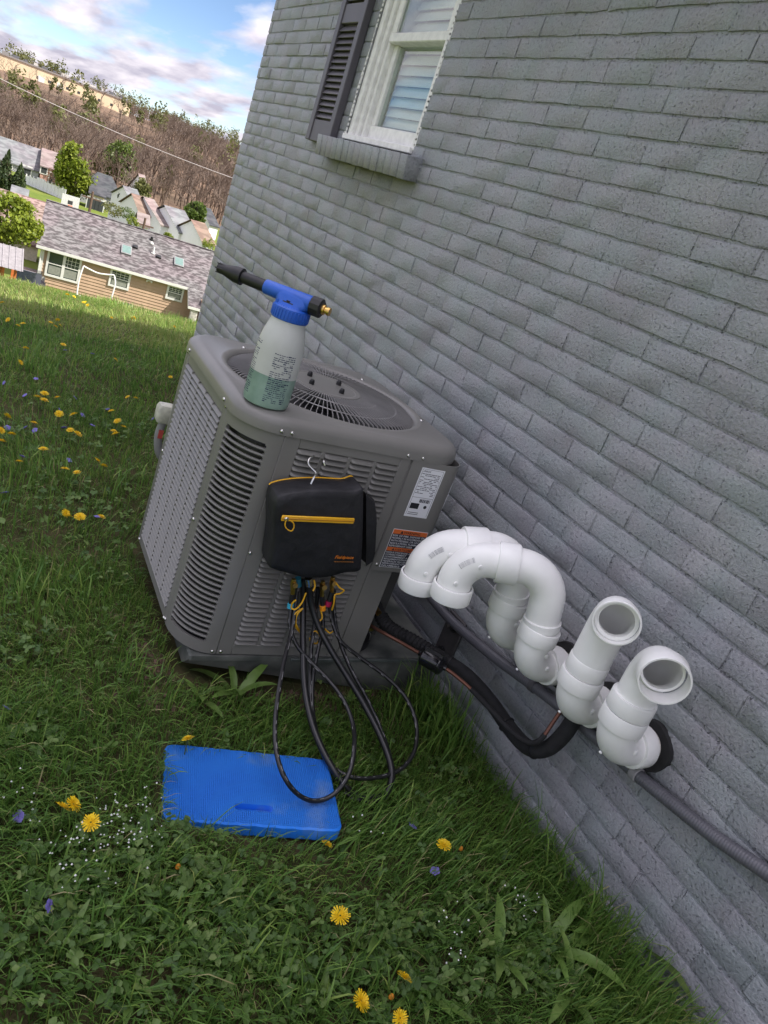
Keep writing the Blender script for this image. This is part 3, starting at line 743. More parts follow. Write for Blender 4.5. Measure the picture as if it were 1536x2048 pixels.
# ------------------------------------------------------------------ equipment pad
M_pad = pm('pad_composite', (.075, .088, .080), .75, var=.35, vs=9, bump=.3, bs=80, col2=(.16, .165, .15))
pad = thing('equipment_pad', 'thick dark grey green pad wedged under the air conditioner', 'pad', AO, (0, 0, AE[2]))
mb = MB()
xa, xb, yf, ybk = .045, .925, -.004, .80
def pz(x): return -.046 + (x - .05) / (.815 - .05) * (-.127)
loops = []
for x in (xa, xa + .006, .3, .6, .89, xb - .006, xb):
    e = 0 if xa < x < xb else .006
    loops.append([(x, yf + e, -.006 - e), (x, ybk - e, -.006 - e), (x, ybk - e, pz(x) - .06 if x > .1 else pz(x) - .02), (x, yf + .05, pz(x) - .02), (x, yf + .02 + e, pz(x)), (x, yf + e, -.022)])
mb.loft(loops); mb.build('slab', M_pad, pad, ang=25)
mb = MB(); mb.box((.64, -.010, -.012), (.56, .010, .012), .002); mb.build('lip', pm('pad_lip', (.075, .088, .082), .6, var=.2, vs=20), pad)
for xx in (.10, .60): m_ = MB(); m_.box((xx, .06, -.006), (.05, .05, .012), .003); m_.build('foot', M_blk, pad)
# ------------------------------------------------------------------ service valves and line set
M_cu = pm('copper', (.24, .105, .07), .45, .7, var=.3, vs=25, col2=(.15, .07, .05)); M_br = pm('brass', (.62, .40, .13), .3, 1.0, var=.25, vs=60)
M_ins = pm('foam_insulation', (.011, .011, .012), .85, var=.3, vs=40, bump=.5, bs=160, bdist=.003); M_gloss = pm('black_gloss', (.008, .008, .010), .22, coat=.3)
sv_ = thing('service_valves', 'brass service valves in the open corner of the air conditioner', 'valve', AO, AE)
for k, (x, z) in enumerate(((.625, .160), (.622, .098))):
    m_ = MB(); m_.box((x, .075, z), (.035, .045, .030), .004); m_.build('valve_body', M_br, sv_)
    m_ = MB(); m_.cyl((x + .002, .052, z), (x + .002, .020, z), .010, n=6); m_.build('valve_cap', M_br, sv_); m_ = MB(); m_.cyl((x, .08, z + .012), (x, .08, z + .034), .008, n=8); m_.build('service_port', M_br, sv_)
m_ = MB(); m_.sweep(catmull([(.66, .06, .02), (.65, .05, .055), (.63, .05, .08), (.625, .06, .095)], 5), .003, 6); m_.build('ground_wire', M_chr, sv_)
def path(P): return [onX(*p) for p in P]
ln = thing('refrigerant_line_set', 'black insulated refrigerant line and copper pipe looping into the brick wall', 'refrigerant lines')
v0 = acw((.64, .075, .160)); v1 = acw((.625, .045, .098))
P = catmull([v0] + path([(775, 1252, -.295), (830, 1285, -.245), (885, 1318, -.19), (935, 1352, -.14), (980, 1402, -.105), (1018, 1455, -.095), (1055, 1494, -.095), (1092, 1498, -.09), (1128, 1468, -.075), (1158, 1420, -.05), (1178, 1385, .01)]), 8)
rr = np.full(len(P), .0225); rr[:14] = .020
m_ = MB(); m_.sweep(P, rr, 14); m_.build('insulation', M_ins, ln)
m_ = MB()
for i in range(5, 22): m_.sweep([P[i] - (P[i + 1] - P[i]) * .12, P[i], P[i] + (P[i + 1] - P[i]) * .12], [.0235, .0252, .0235], 12)
m_.build('ribbed_wrap', M_ins, ln)
m_ = MB()
for i in (26, 47, 59): m_.sweep([P[i] - (P[i + 1] - P[i]) * .15, P[i] + (P[i + 1] - P[i]) * .15], .0262, 14)
m_.build('zip_tie', M_blk, ln)
Q = catmull([v1] + path([(760, 1262, -.345), (800, 1284, -.305), (838, 1306, -.272)]), 6)
m_ = MB(); m_.sweep(Q, .0058, 10); m_.build('copper_pipe', M_cu, ln)
d0, d1 = onX(838, 1306, -.272), onX(893, 1338, -.225); u = (d1 - d0) / np.linalg.norm(d1 - d0)
LL = np.linalg.norm(d1 - d0)
def along(ts): return [d0 + u * (t_ * LL) for t_ in ts]
m_ = MB(); m_.sweep(along((0, .08, .14, .20, .22, .78, .80, .86, .92, 1)), [.007, .009, .024, .0300, .029, .029, .0300, .024, .009, .007], 20); fdry = m_.build('filter_drier', M_gloss, ln, ang=30)
m_ = MB(); m_.sweep(along((.19, .215, .24)), [.0298, .0308, .0298], 20); m_.sweep(along((.76, .785, .81)), [.0298, .0308, .0298], 20); m_.build('rim', M_gloss, fdry)
Q = catmull([d1] + path([(912, 1352, -.205), (942, 1378, -.175), (975, 1412, -.15), (1010, 1450, -.135), (1042, 1478, -.13), (1066, 1486, -.128), (1084, 1476, -.12), (1105, 1446, -.10), (1130, 1410, -.075), (1150, 1385, -.04), (1165, 1370, .01)]), 7)
m_ = MB(); m_.sweep(Q, .0058, 10); m_.build('copper_pipe', M_cu, ln)
m_ = MB(); m_.sweep(Q[14:52], .0078, 10); m_.build('pipe_sleeve', M_ins, ln)
# valve plate with two bolts on the wall
vp = thing('wall_plate', 'dark metal plate with two bolts on the lower brick wall', 'plate')
a_, b_ = onX(912, 1252, -.008), onX(884, 1305, -.008); c_ = (a_ + b_) / 2
m_ = MB(); m_.box((-.006, c_[1], c_[2]), (.012, .10, .19), .004); m_.build('plate', pm('plate_paint', (.055, .05, .052), .5, var=.2, vs=30), vp)
for q in (a_, b_):
    m_ = MB(); m_.cyl((-.012, q[1], q[2]), (-.018, q[1], q[2]), .024, n=20); m_.build('washer', M_blk, vp)
    m_ = MB(); m_.cyl((-.018, q[1], q[2]), (-.030, q[1], q[2]), .013, n=6); m_.cyl((-.03, q[1], q[2]), (-.05, q[1], q[2]), .006, n=10); m_.build('bolt', pm('bolt_steel', (.10, .095, .09), .4, .7), vp)
m_ = MB(); m_.sweep(catmull([b_ + [-.04, 0, 0], onX(868, 1302, -.06), onX(845, 1292, -.12), onX(820, 1285, -.16)], 5), .0035, 6); m_.build('wire', M_blk, vp)
# ------------------------------------------------------------------ flexible conduit
M_cond = pm('conduit_grey', (.105, .105, .12), .38, var=.1, vs=12)
cdt = thing('flexible_conduit', 'long grey ribbed conduit strapped along the brick wall', 'conduit')
K = catmull([onX(*p, -.024) for p in ((790, 1118), (850, 1181), (905, 1243), (985, 1311), (1068, 1372), (1130, 1421), (1200, 1482), (1272, 1547), (1340, 1603), (1430, 1674), (1536, 1747), (1640, 1820))], 16)
seg = np.concatenate([[0], np.cumsum(np.linalg.norm(np.diff(K, axis=0), axis=1))]); s_ = np.arange(0, seg[-1], .0018)
K2 = np.stack([np.interp(s_, seg, K[:, i]) for i in range(3)], 1)
rr = .0162 + .0011 * np.abs(np.sin(s_ / .0072 * math.pi)) ** .6
m_ = MB(); m_.sweep(K2, rr, 14); m_.build('tube', M_cond, cdt, ang=80)
for (px_, py_, mt) in ((1068, 1372, pm('strap_dark', (.085, .082, .09), .5)), (1272, 1547, pm('strap_grey', (.27, .265, .27), .5, var=.15))):
    q = onX(px_, py_, -.024); i = int(np.argmin(np.linalg.norm(K2 - q, axis=1))); tdir = K2[i + 6] - K2[i - 6]; tdir /= np.linalg.norm(tdir)
    m_ = MB(); m_.sweep([K2[i] - tdir * .011, K2[i] - tdir * .009, K2[i] + tdir * .009, K2[i] + tdir * .011], [.0185, .0205, .0205, .0185], 18)
    m_.box((-.003, K2[i][1] + .02, K2[i][2] + .034), (.006, .022, .03), .002)
    m_.build('strap', mt, cdt)

# ------------------------------------------------------------------ white PVC vent pipes
M_pvc = pm('white_pvc', (.88, .88, .86), .32, var=.05, vs=9, bump=.05, bs=30, spec=.45)
M_pvc2 = pm('aged_pvc', (.60, .575, .53), .5, var=.1, vs=25); M_pink = pm('pipe_print', (.35, .35, .36), .6)
M_foam = pm('black_wall_foam', (.016, .016, .017), .8, var=.3, vs=30, bump=.6, bs=60)
RB, RH = .0468, .0555
def open_tube(m_, P, r, ri, n=32):
    P = np.asarray(P, float); up = np.cross(P[1] - P[0], [.2, .5, .84]); k = len(P)
    s0 = m_.n; m_.sweep(P, r, n, False, up=up); s1 = m_.n; m_.sweep(P, ri, n, False, up=up)
    e0, e1 = s0 + (k - 1) * n, s1 + (k - 1) * n
    m_.f.extend([[e0 + q, e0 + (q + 1) % n, e1 + (q + 1) % n, e1 + q] for q in range(n)])
    m_.f.extend([[s0 + q, s0 + (q + 1) % n, s1 + (q + 1) % n, s1 + q] for q in range(n)])
def hub(par, a, b_, r=RH, name='hub', open_end=False, ri=RB - .001):
    a, b_ = np.asarray(a, float), np.asarray(b_, float); m_ = MB()
    L = b_ - a
    ts = (0, .06, .94, 1); P = [a + L * t_ for t_ in ts]
    open_tube(m_, P, np.array([r - .0012, r, r, r - .0012]), np.full(4, ri), 36); return m_.build(name, M_pvc, par, ang=35)
def nub(par, p, d, r=.0075):
    m_ = MB(); p = np.asarray(p, float); d = np.asarray(d, float); d /= np.linalg.norm(d); m_.sweep([p - d * .002, p + d * .0015, p + d * .003], [r, r, r * .6], 12); m_.build('moulding_nub', M_pvc, par)
def vent(Y, XR, z0, zc, label, kind, zs, dirn, R=.075, tilt=0.0, G=.078):
    t_ = thing('vent_pipe', label, 'pipe', group='white vent pipes out of the brick wall')
    # collar and stub out of the wall
    m_ = MB(); a = np.linspace(0, 2 * math.pi, 26, endpoint=False); r_ = np.random.default_rng(int(Y * 1000))
    rr = .066 + .004 * np.cumsum(r_.normal(0, .35, 26)) * .3; rr = .069 + .0035 * np.sin(a * 2 + Y * 9) + .002 * np.sin(a * 5)
    m_.loft([[(.004, Y + q * math.cos(t1), z0 + q * math.sin(t1)) for q, t1 in zip(rr, a)], [(-.010, Y + q * .97 * math.cos(t1), z0 + q * .97 * math.sin(t1)) for q, t1 in zip(rr, a)],
             [(-.012, Y + .044 * math.cos(t1), z0 + .044 * math.sin(t1)) for t1 in a]], False, True); m_.build('wall_collar', M_foam, t_)
    m_ = MB(); m_.cyl((.02, Y, z0), (-.05, Y, z0), .0445, n=32); m_.build('wall_stub', M_pvc2, t_)
    RL_ = .078
    P = [(-.036, Y, z0), (XR + RL_, Y, z0)] if XR + RL_ < -.04 else [(XR + RL_, Y, z0)]
    P = np.vstack([P, arc((XR + RL_, Y, z0 + RL_), (-1, 0, 0), (0, 0, -1), RL_, math.pi / 2, 0, 14), [(XR, Y, zc - .02)]])
    m_ = MB(); m_.sweep(P, RB, 32); lo = m_.build('lower_elbow', M_pvc, t_, ang=60)
    hub(lo, (XR + RL_ + .006, Y, z0), (-.028, Y, z0))
    hub(lo, (XR, Y, zc - .030), (XR, Y, zc + .012))
    nub(lo, (XR + .018, Y - RB + .001, z0 + .065), (0, -1, 0)); nub(lo, (XR + .045, Y - RB + .001, z0 + .022), (0, -1, 0))
    nub(lo, (XR + RL_ - RL_ * .75 - RB * .72, Y, z0 + RL_ - RL_ * .75 - RB * .68), (-1, 0, -1), .004)
    dn = np.array([dirn[0], dirn[1], 0.]); dn /= np.linalg.norm(dn); up = np.array([0, 0, 1.])
    up, dn = up * math.cos(tilt) + dn * math.sin(tilt), dn * math.cos(tilt) - up * math.sin(tilt)      # the upper bend leans out
    piv = np.array([XR, Y, zc]); base = piv + up * (zs - zc); perp = np.cross(up, dn)
    if kind == 'arch':
        hub(t_, piv + up * .0115, piv + up * .034, RH - .004, 'coupling')
        A1_ = arc(base + dn * R, -dn, up, R, 0, math.pi / 2, 14)
        p = A1_[-1]
        P = np.vstack([[piv, piv + up * .01], A1_, [p + dn * .02]]); m_ = MB(); m_.sweep(P, RB, 32); u1 = m_.build('arch_elbow', M_pvc, t_, ang=60)
        hub(u1, p + dn * .008, p + dn * (G - .012))
        q = p + dn * G
        A2_ = arc(q - up * R, up, dn, R, 0, math.pi / 2 * .97, 14); end = A2_[-1]; tdir = (A2_[-1] - A2_[-2]); tdir /= np.linalg.norm(tdir)
        m_ = MB(); P = np.vstack([[q - dn * .03], A2_, [end + tdir * .012]]); open_tube(m_, P, RB, RB - .006); u2 = m_.build('down_elbow', M_pvc, t_, ang=60)
        hub(u2, end + tdir * .002, end + tdir * .046, open_end=True, ri=RB + .003)
        for f_ in (.25, .85): nub(u2, A2_[int(f_ * 13)] + perp * (-RB + .001) * np.sign(np.dot(perp, [0, -1, 0])) * -1, [0, -1, 0])
        # barcode printed on the side of the elbow
        sgn = -1 if perp[1] > 0 else 1
        m_ = MB(); r3 = random.Random(int(Y * 100))
        for k in range(16):
            f_ = .30 + k * .016; th = math.pi / 2 * f_
            dr = math.cos(th) * up + math.sin(th) * dn; tg = -math.sin(th) * up + math.cos(th) * dn
            nn = perp * sgn; ph = rad(28)
            cen = q - up * R + dr * R + (nn * math.cos(ph) + dr * math.sin(ph)) * (RB + .0004)
            wv = -nn * math.sin(ph) + dr * math.cos(ph); wd = r3.choice([.0006, .0010, .0016]); hh = .007
            m_.quad(cen - tg * wd / 2 - wv * hh, cen + tg * wd / 2 - wv * hh, cen + tg * wd / 2 + wv * hh, cen - tg * wd / 2 + wv * hh)
        m_.build('barcode_print', M_pink, u2, False)
    else:
        hub(t_, (XR, Y, zc + .0135), (XR, Y, zc + .055), RH - (.001 if kind == 'b' else .004), 'coupling', ri=.04)
        A1_ = arc(base + dn * R, -dn, up, R, 0, math.pi / 2, 16); p = A1_[-1]
        m_ = MB(); P = np.vstack([[(XR, Y, zc + .05)], A1_, [p + dn * .006]]); open_tube(m_, P, RB if kind == 'b' else RB + .003, RB - .006); u1 = m_.build('top_elbow', M_pvc, t_, ang=60)
        if kind == 'b':
            hub(u1, p + dn * .002, p + dn * .046, RH + .001, ri=RB + .005)
        else:
            hub(u1, p + dn * .004, p + dn * .022, RH, ri=RB + .0045)
    return t_
vent(.906, -.155, .433, .535, 'white vent pipe nearest the camera, its open mouth facing sideways over black collar', 'b', .632, (-.66, -.75), .078)
vent(1.060, -.157, .425, .525, 'white vent pipe with round mouth facing the camera, second from the nearest', 'c', .655, (-.72, -.69), .080)
vent(1.245, -.158, .415, .535, 'white gooseneck vent pipe printed with a barcode, in front of the other gooseneck', 'arch', .6224, (-.83, .556), .088, .1934, .0745)
vent(1.392, -.156, .415, .530, 'white gooseneck vent pipe nearest the air conditioner, behind the other gooseneck', 'arch', .6024, (-.945, .327), .0927, .2116, .0856)

# ------------------------------------------------------------------ foam sprayer standing on the cap
bo = acw((.076, .090, .7478)); sp0 = thing('foam_sprayer', 'hose end sprayer bottle with blue head standing on the air conditioner', 'sprayer', bo, (0, 0, rad(-45)))
M_bot = pm('translucent_bottle', (.66, .68, .64), .4, var=.08, vs=9, trans=.25, col2=(.70, .72, .69))
M_liq = pm('green_liquid', (.24, .38, .31), .4, var=.2, vs=14, trans=.15, col2=(.34, .48, .41)); M_blue = pm('blue_plastic', (.015, .10, .50), .38, var=.08, vs=20)
prof = [(.050, 0), (.0585, .004), (.0605, .012), (.0612, .03), (.0612, .085)]
m_ = MB(); m_.lathe(prof, 40, cap=True); m_.build('liquid_part', M_liq, sp0)
m_ = MB(); m_.lathe([(.0612, .0852), (.0610, .14), (.0590, .165), (.0545, .188), (.0490, .206), (.0455, .218), (.0445, .230)], 40); m_.build('bottle', M_bot, sp0)
# print on the bottle, too small to read: rows of short dashes in three columns
r4 = random.Random(11); mA = MB()
def dash(th, z, wd, h=.0018, rr=.0617):
    n_ = max(2, int(wd / .006) + 1); ts = np.linspace(th, th + wd / rr, n_)
    r_of = lambda zz: rr if zz < .14 else np.interp(zz, [.14, .165, .188], [.0615, .0595, .055])
    A = [(r_of(z) * math.cos(x), r_of(z) * math.sin(x), z) for x in ts]; B_ = [(r_of(z + h) * math.cos(x), r_of(z + h) * math.sin(x), z + h) for x in ts]
    mA.loft([A, B_], False, False, closed=False)
for (th0, wid, za, zb) in ((rad(-76), .056, .02, .150), (rad(-150), .030, .025, .165)):
    z = za
    while z < zb:
        x = 0.
        while x < wid:
            L = r4.uniform(.003, .011)
            if r4.random() < .78: dash(th0 + x / .0617, z, min(L, wid - x + .002), r4.choice([.0014, .0018, .0018, .0026]))
            x += L + .0018
        z += .0052
mA.build('bottle_print', pm('label_ink', (.02, .03, .09), .6), sp0, False)['kind'] = 'stuff'
m_ = MB(); m_.lathe([(.0462, .226), (.0475, .228), (.0475, .256), (.044, .260)], 40); cap_ = m_.build('screw_cap', M_blue, sp0, ang=30)
m_ = MB()
for k in range(34):
    t1 = 2 * math.pi * k / 34; m_.box((.0478 * math.cos(t1), .0478 * math.sin(t1), .242), (.003, .0035, .024), .0008, M=Matrix.Rotation(t1, 3, 'Z'))
m_.build('cap_rib', M_blue, cap_)
m_ = MB()
m_.loft([[(x * s1, y * s2, z) for x, y in rrect(-.5, .5, -.5, .5, .3, 5)] for s1, s2, z in ((.072, .066, .258), (.085, .058, .264), (.094, .050, .274), (.096, .044, .284), (.090, .036, .290))]); hd = m_.build('spray_head', M_blue, sp0, ang=45)
X = lambda a, b_: [(a, 0, .281), (b_, 0, .281)]
m_ = MB(); m_.sweep([(-.085, 0, .281), (-.083, 0, .281), (.045, 0, .281), (.047, 0, .281)], [.017, .0185, .0215, .020], 24); m_.build('spray_barrel', M_blue, hd)
m_ = MB(); m_.box((-.004, -.0262, .268), (.030, .003, .004), .001); m_.box((-.004, -.0262, .272), (.010, .003, .004), .001); m_.build('emblem', M_blk, hd)
for xx in (-.034, .028): m_ = MB(); m_.cyl((xx, -.0245, .264), (xx, -.0275, .264), .004, n=10); m_.build('head_screw', M_blue, hd)
m_ = MB(); m_.sweep([(-.084, 0, .281), (-.125, 0, .281), (-.150, 0, .281), (-.152, 0, .281), (-.172, 0, .281), (-.205, 0, .281), (-.222, 0, .281)], [.0155, .0155, .0150, .0215, .0205, .0135, .0115], 22); nzl = m_.build('nozzle', M_blk, sp0, ang=30)
m_ = MB()
for k in range(6):
    t1 = 2 * math.pi * k / 6; m_.box((-.208, .0125 * math.cos(t1), .281 + .0125 * math.sin(t1)), (.034, .003, .003), .0008)
m_.build('nozzle_rib', M_blk, nzl)
m_ = MB(); m_.sweep([(.046, 0, .281), (.048, 0, .281), (.074, 0, .281), (.078, 0, .281)], [.020, .0245, .0245, .019], 12); m_.build('hose_swivel', M_blk, sp0, ang=25)
m_ = MB(); m_.sweep([(.077, 0, .281), (.084, 0, .281), (.085, 0, .281), (.090, 0, .281), (.091, 0, .281), (.098, 0, .281)], [.013, .013, .0085, .0085, .0105, .0105], 16); m_.build('brass_fitting', M_br, sp0, ang=30)

# ------------------------------------------------------------------ black gauge bag hanging on the front panel
M_bag = pm('black_nylon', (.011, .011, .0135), .6, var=.3, vs=22, bump=.55, bs=30, bdist=.007); M_yel = pm('yellow_trim', (.78, .42, .015), .5, var=.06)
bag = thing('gauge_bag', 'black zipped bag with yellow trim hooked onto the air conditioner front', 'bag', AO, AE)
YF = -.100
pix = [(545, 985), (553, 973), (590, 966), (640, 964), (690, 966), (721, 972), (728, 990), (727, 1060), (724, 1125), (720, 1143), (690, 1147), (655, 1156), (612, 1157), (580, 1149), (545, 1139), (540, 1128), (539, 1060), (540, 1005)]
O_ = catmull(np.array([acloc(x, y, (-.05 if x < 705 else -.085) if y < 980 else (-.06 if x < 560 and y < 1100 else YF)) for x, y in pix]), 4, True)
O2 = O_[:, [0, 2]]; cen = O2.mean(0)
def bl(sc1, y): return np.column_stack([cen[0] + (O2[:, 0] - cen[0]) * sc1, np.full(len(O2), y), cen[1] + (O2[:, 1] - cen[1]) * sc1])
def bl2(sc1, y, puff=0): b_ = bl(sc1, y); b_[:, 1] -= puff; return b_
m_ = MB(); m_.loft([bl(.95, -.014), bl(.99, -.020), bl(1.0, -.045), bl(1.0, -.088), bl(.992, -.096), bl(.972, -.1005), bl(.85, -.103), bl(.6, -.107), bl(.3, -.109)]); bb0 = m_.build('pouch', M_bag, bag, ang=60)
ix = np.argsort(-O2[:, 1])
top = [p for p in bl(.992, -.021) if p[2] > cen[1] + .085]
top = sorted(top, key=lambda p: p[0]); m_ = MB(); m_.sweep(np.array(top), .002, 6); m_.build('piping', M_yel, bb0)
z0_, z1_ = acloc(563, 1036, YF - .013), acloc(708, 1042, YF - .013)
m_ = MB(); dv = (z1_ - z0_); L = np.linalg.norm(dv); mid = (z0_ + z1_) / 2
aR = math.atan2(dv[2], dv[0]); MR = Matrix.Rotation(-aR, 3, 'Y')
m_.box(mid, (L, .006, .0165), .002, M=MR); zp = m_.build('zipper', M_yel, bb0)
m_ = MB(); m_.box(mid + [0, -.003, 0], (L, .003, .004), .001, M=MR); m_.build('zipper_teeth', pm('zip_teeth', (.45, .20, .01), .4), zp)
m_ = MB(); q = np.array(z0_) + dv * .06; m_.box(q + [0, -.005, 0], (.012, .006, .010), .002, M=MR); m_.build('zipper_slider', M_chr, zp)
LP = [(573, 1038), (570, 1050), (574, 1058), (583, 1062), (588, 1054), (586, 1045), (578, 1040)]
m_ = MB(); m_.sweep(catmull([acloc(x, y, YF - .020) for x, y in LP], 4), .0017, 6); m_.build('zipper_pull', M_yel, zp)
tq = acloc(669, 1117, YF - .0115); me = text_mesh('Fieldpiece', .0135, pm('logo_orange', (.80, .22, .01), .5), .25, 'LEFT', .057); o = place('logo', me, bb0, tq); o.rotation_euler = (rad(90), -aR * .9, 0)
tq = acloc(669, 1123, YF - .0112); m_ = MB(); r5 = random.Random(2); x = 0
while x < .055: L1 = r5.uniform(.002, .006); m_.box(tq + np.array([x + L1 / 2, 0, -.0005 + x * math.tan(aR)]), (L1, .0005, .0014)); x += L1 + .001
m_.build('logo_tagline', pm('logo_dim', (.45, .16, .02), .5), bb0, False)
fl = [(727, 985), (744, 998), (748, 1030), (745, 1100), (740, 1116), (727, 1125)]
F2 = np.array([acloc(x, y, -.055) for x, y in fl]); m_ = MB(); m_.loft([F2 + [0, -.020, 0], F2 + [.006, 0, 0], F2 + [0, .024, 0]]); m_.build('side_flap', M_bag, bag)
HK = [(622, 968), (628, 955), (632, 946), (624, 937), (617, 928), (618, 919), (626, 913), (634, 915)]
P = [acloc(x, y, yy) for (x, y), yy in zip(HK, (-.06, -.055, -.045, -.035, -.028, -.02, -.010, .006))]
m_ = MB(); m_.sweep(catmull(P, 5), .0028, 8); m_.sweep(catmull([acloc(642, 917, .004), acloc(647, 922, -.012), acloc(650, 931, -.02)], 4), .0028, 8); m_.build('hook', M_chr, bag)
# fittings and hoses under the bag (same instrument)
M_hose = pm('black_hose', (.010, .010, .011), .30, var=.2, vs=40); M_hprint = pm('hose_print', (.16, .16, .16), .5)
def bagpix(x, y, yl): return acloc(x, y, yl)
for (x, y, colr, lab) in ((586, 1168, (.05, .42, .60), 'blue_collar'), (644, 1172, (.90, .33, .015), 'orange_collar'), (664, 1164, (.36, .01, .06), 'red_collar')):
    p0 = acloc(x + 2, y - 10, -.055); p1 = acloc(x, y + 6, -.058); p2 = acloc(x - 1 if x < 600 else x, y + 20, -.06); p3 = acloc(x - 4 if x < 600 else x + (1 if x < 650 else -6), y + 38, -.062)
    m_ = MB(); m_.sweep([p0, p0 + (p1 - p0) * .3, p0 + (p1 - p0) * .35, p0 + (p1 - p0) * .7, p1, p2], [.007, .007, .0095, .0095, .0075, .0065], 6); m_.build('brass_fitting', M_br, bag, ang=25)
    e_ = p0 + (p1 - p0) * .55; m_ = MB(); m_.cyl(e_ + [0, -.006, 0], e_ + [0, -.016, .002], .008, n=8); m_.build('valve_knob', M_br, bag)
    m_ = MB(); m_.cyl(p2, p3, .0075, n=12); m_.build('grip', M_blk, bag)
    p4 = p3 + (p3 - p2) * .55; m_ = MB(); m_.sweep([p3, p3 + (p4 - p3) * .05, p3 + (p4 - p3) * .95, p4], [.0085, .0095, .0095, .0085], 14); m_.build(lab, pm(lab, colr, .4, var=.08), bag)
p0 = acloc(617, 1156, -.06); p1 = acloc(619, 1170, -.06); m_ = MB(); m_.cyl(p0, p1, .0115, n=16); m_.build('steel_ferrule', M_chr, bag)
p0 = acloc(596, 1156, -.045); p1 = acloc(597, 1172, -.045); m_ = MB(); m_.cyl(p0, p1, .009, n=12); m_.build('teal_collar', pm('teal', (.02, .16, .22), .5), bag)
def hose_pts(L):
    """(px, py, depth y in metres from the camera): world -> bag local"""
    return np.array([AM.T @ (onY(x, y, Y) - AO) for x, y, Y in L])
hoses = [
 ('blue', .0062, [(582, 1218, 1.655), (580, 1250, 1.63), (592, 1288, 1.59), (620, 1322, 1.55), (655, 1358, 1.49), (687, 1400, 1.42), (706, 1450, 1.34), (708, 1500, 1.26), (697, 1550, 1.205), (668, 1588, 1.185), (630, 1602, 1.182), (595, 1588, 1.19), (568, 1553, 1.215), (553, 1505, 1.27), (550, 1450, 1.34), (557, 1385, 1.43), (570, 1315, 1.53), (585, 1255, 1.61), (592, 1200, 1.655), (596, 1165, 1.67)]),
 ('thick', .0095, [(619, 1168, 1.65), (622, 1205, 1.64), (636, 1250, 1.61), (662, 1300, 1.56), (696, 1355, 1.50), (730, 1412, 1.43), (764, 1480, 1.34), (783, 1540, 1.265), (774, 1585, 1.225), (745, 1604, 1.215), (712, 1592, 1.225), (678, 1555, 1.26), (645, 1500, 1.33), (622, 1440, 1.41), (609, 1370, 1.50), (606, 1290, 1.59), (606, 1220, 1.65), (607, 1160, 1.67)]),
 ('red', .0062, [(659, 1205, 1.65), (664, 1240, 1.63), (680, 1280, 1.59), (716, 1312, 1.56), (768, 1350, 1.51), (810, 1393, 1.45), (832, 1445, 1.38), (830, 1498, 1.31), (808, 1533, 1.27), (776, 1550, 1.255), (735, 1557, 1.25), (700, 1553, 1.258), (670, 1536, 1.29), (645, 1500, 1.345), (628, 1450, 1.42), (620, 1380, 1.51), (622, 1300, 1.60), (630, 1240, 1.65), (636, 1175, 1.668)]),
 ('orange', .0062, [(645, 1226, 1.65), (645, 1262, 1.625), (634, 1310, 1.58), (625, 1370, 1.52), (628, 1440, 1.435), (648, 1510, 1.345), (672, 1560, 1.27), (706, 1596, 1.222), (744, 1611, 1.205), (775, 1592, 1.225), (786, 1545, 1.28), (768, 1475, 1.365), (735, 1400, 1.46), (700, 1335, 1.54), (676, 1270, 1.615), (668, 1220, 1.65), (668, 1180, 1.668)])]
for nm, r_, L in hoses:
    P = catmull(hose_pts(L), 9)
    Wd = P @ AM.T + AO; g0 = gz(Wd[:, 0], Wd[:, 1]) + r_ + .020            # rest on the turf
    on = (np.abs(Wd[:, 0] + .84) < .26) & (Wd[:, 1] < 1.44) & (Wd[:, 1] > 1.0); g0 = g0 + np.where(on, .022, 0)
    Wd[:, 2] = np.maximum(Wd[:, 2], g0); P = (Wd - AO) @ AM
    m_ = MB(); m_.sweep(P, r_, 12); h_ = m_.build('hose', M_hose, bag, ang=80)
    if nm != 'thick':
        m_ = MB(); T = np.gradient(P, axis=0); T /= np.linalg.norm(T, axis=1)[:, None]; vd = (AM.T @ (CAM - AO)) - P; vd /= np.linalg.norm(vd, axis=1)[:, None]
        sd_ = np.cross(T, vd); sd_ /= np.linalg.norm(sd_, axis=1)[:, None]; r6 = random.Random(len(nm))
        nn = np.cross(sd_, T); off = (sd_ * .45 + nn * .89)
        for i in range(4, len(P) - 4):
            if (i // 2) % 2 and r6.random() < .6:
                a, b_ = P[i] + off[i] * (r_ + .0003), P[i + 1] + off[i + 1] * (r_ + .0003)
                m_.quad(a - sd_[i] * .0008, a + sd_[i] * .0008, b_ + sd_[i + 1] * .0008, b_ - sd_[i + 1] * .0008)
        m_.build('hose_lettering', M_hprint, h_, False)['kind'] = 'stuff'
cords = [[(612, 1186), (604, 1205), (592, 1218), (583, 1216), (585, 1206), (592, 1200)], [(603, 1218), (590, 1228), (588, 1245), (594, 1258), (606, 1270)], [(606, 1216), (594, 1230), (592, 1248), (600, 1262)],
         [(672, 1166), (680, 1176), (688, 1181), (680, 1187), (670, 1190), (668, 1205), (664, 1220)], [(642, 1222), (644, 1236), (638, 1246), (650, 1258), (660, 1266), (668, 1262), (676, 1270), (672, 1254), (664, 1246)], [(622, 1270), (630, 1262), (640, 1272), (634, 1286), (622, 1284), (620, 1276)], [(628, 1160), (630, 1172), (626, 1182)]]
for L in cords: m_ = MB(); m_.sweep(catmull([acloc(x, y, -.074 - .004 * (i % 3)) for i, (x, y) in enumerate(L)], 5), .0024, 6); m_.build('yellow_cord', M_yel, bag)

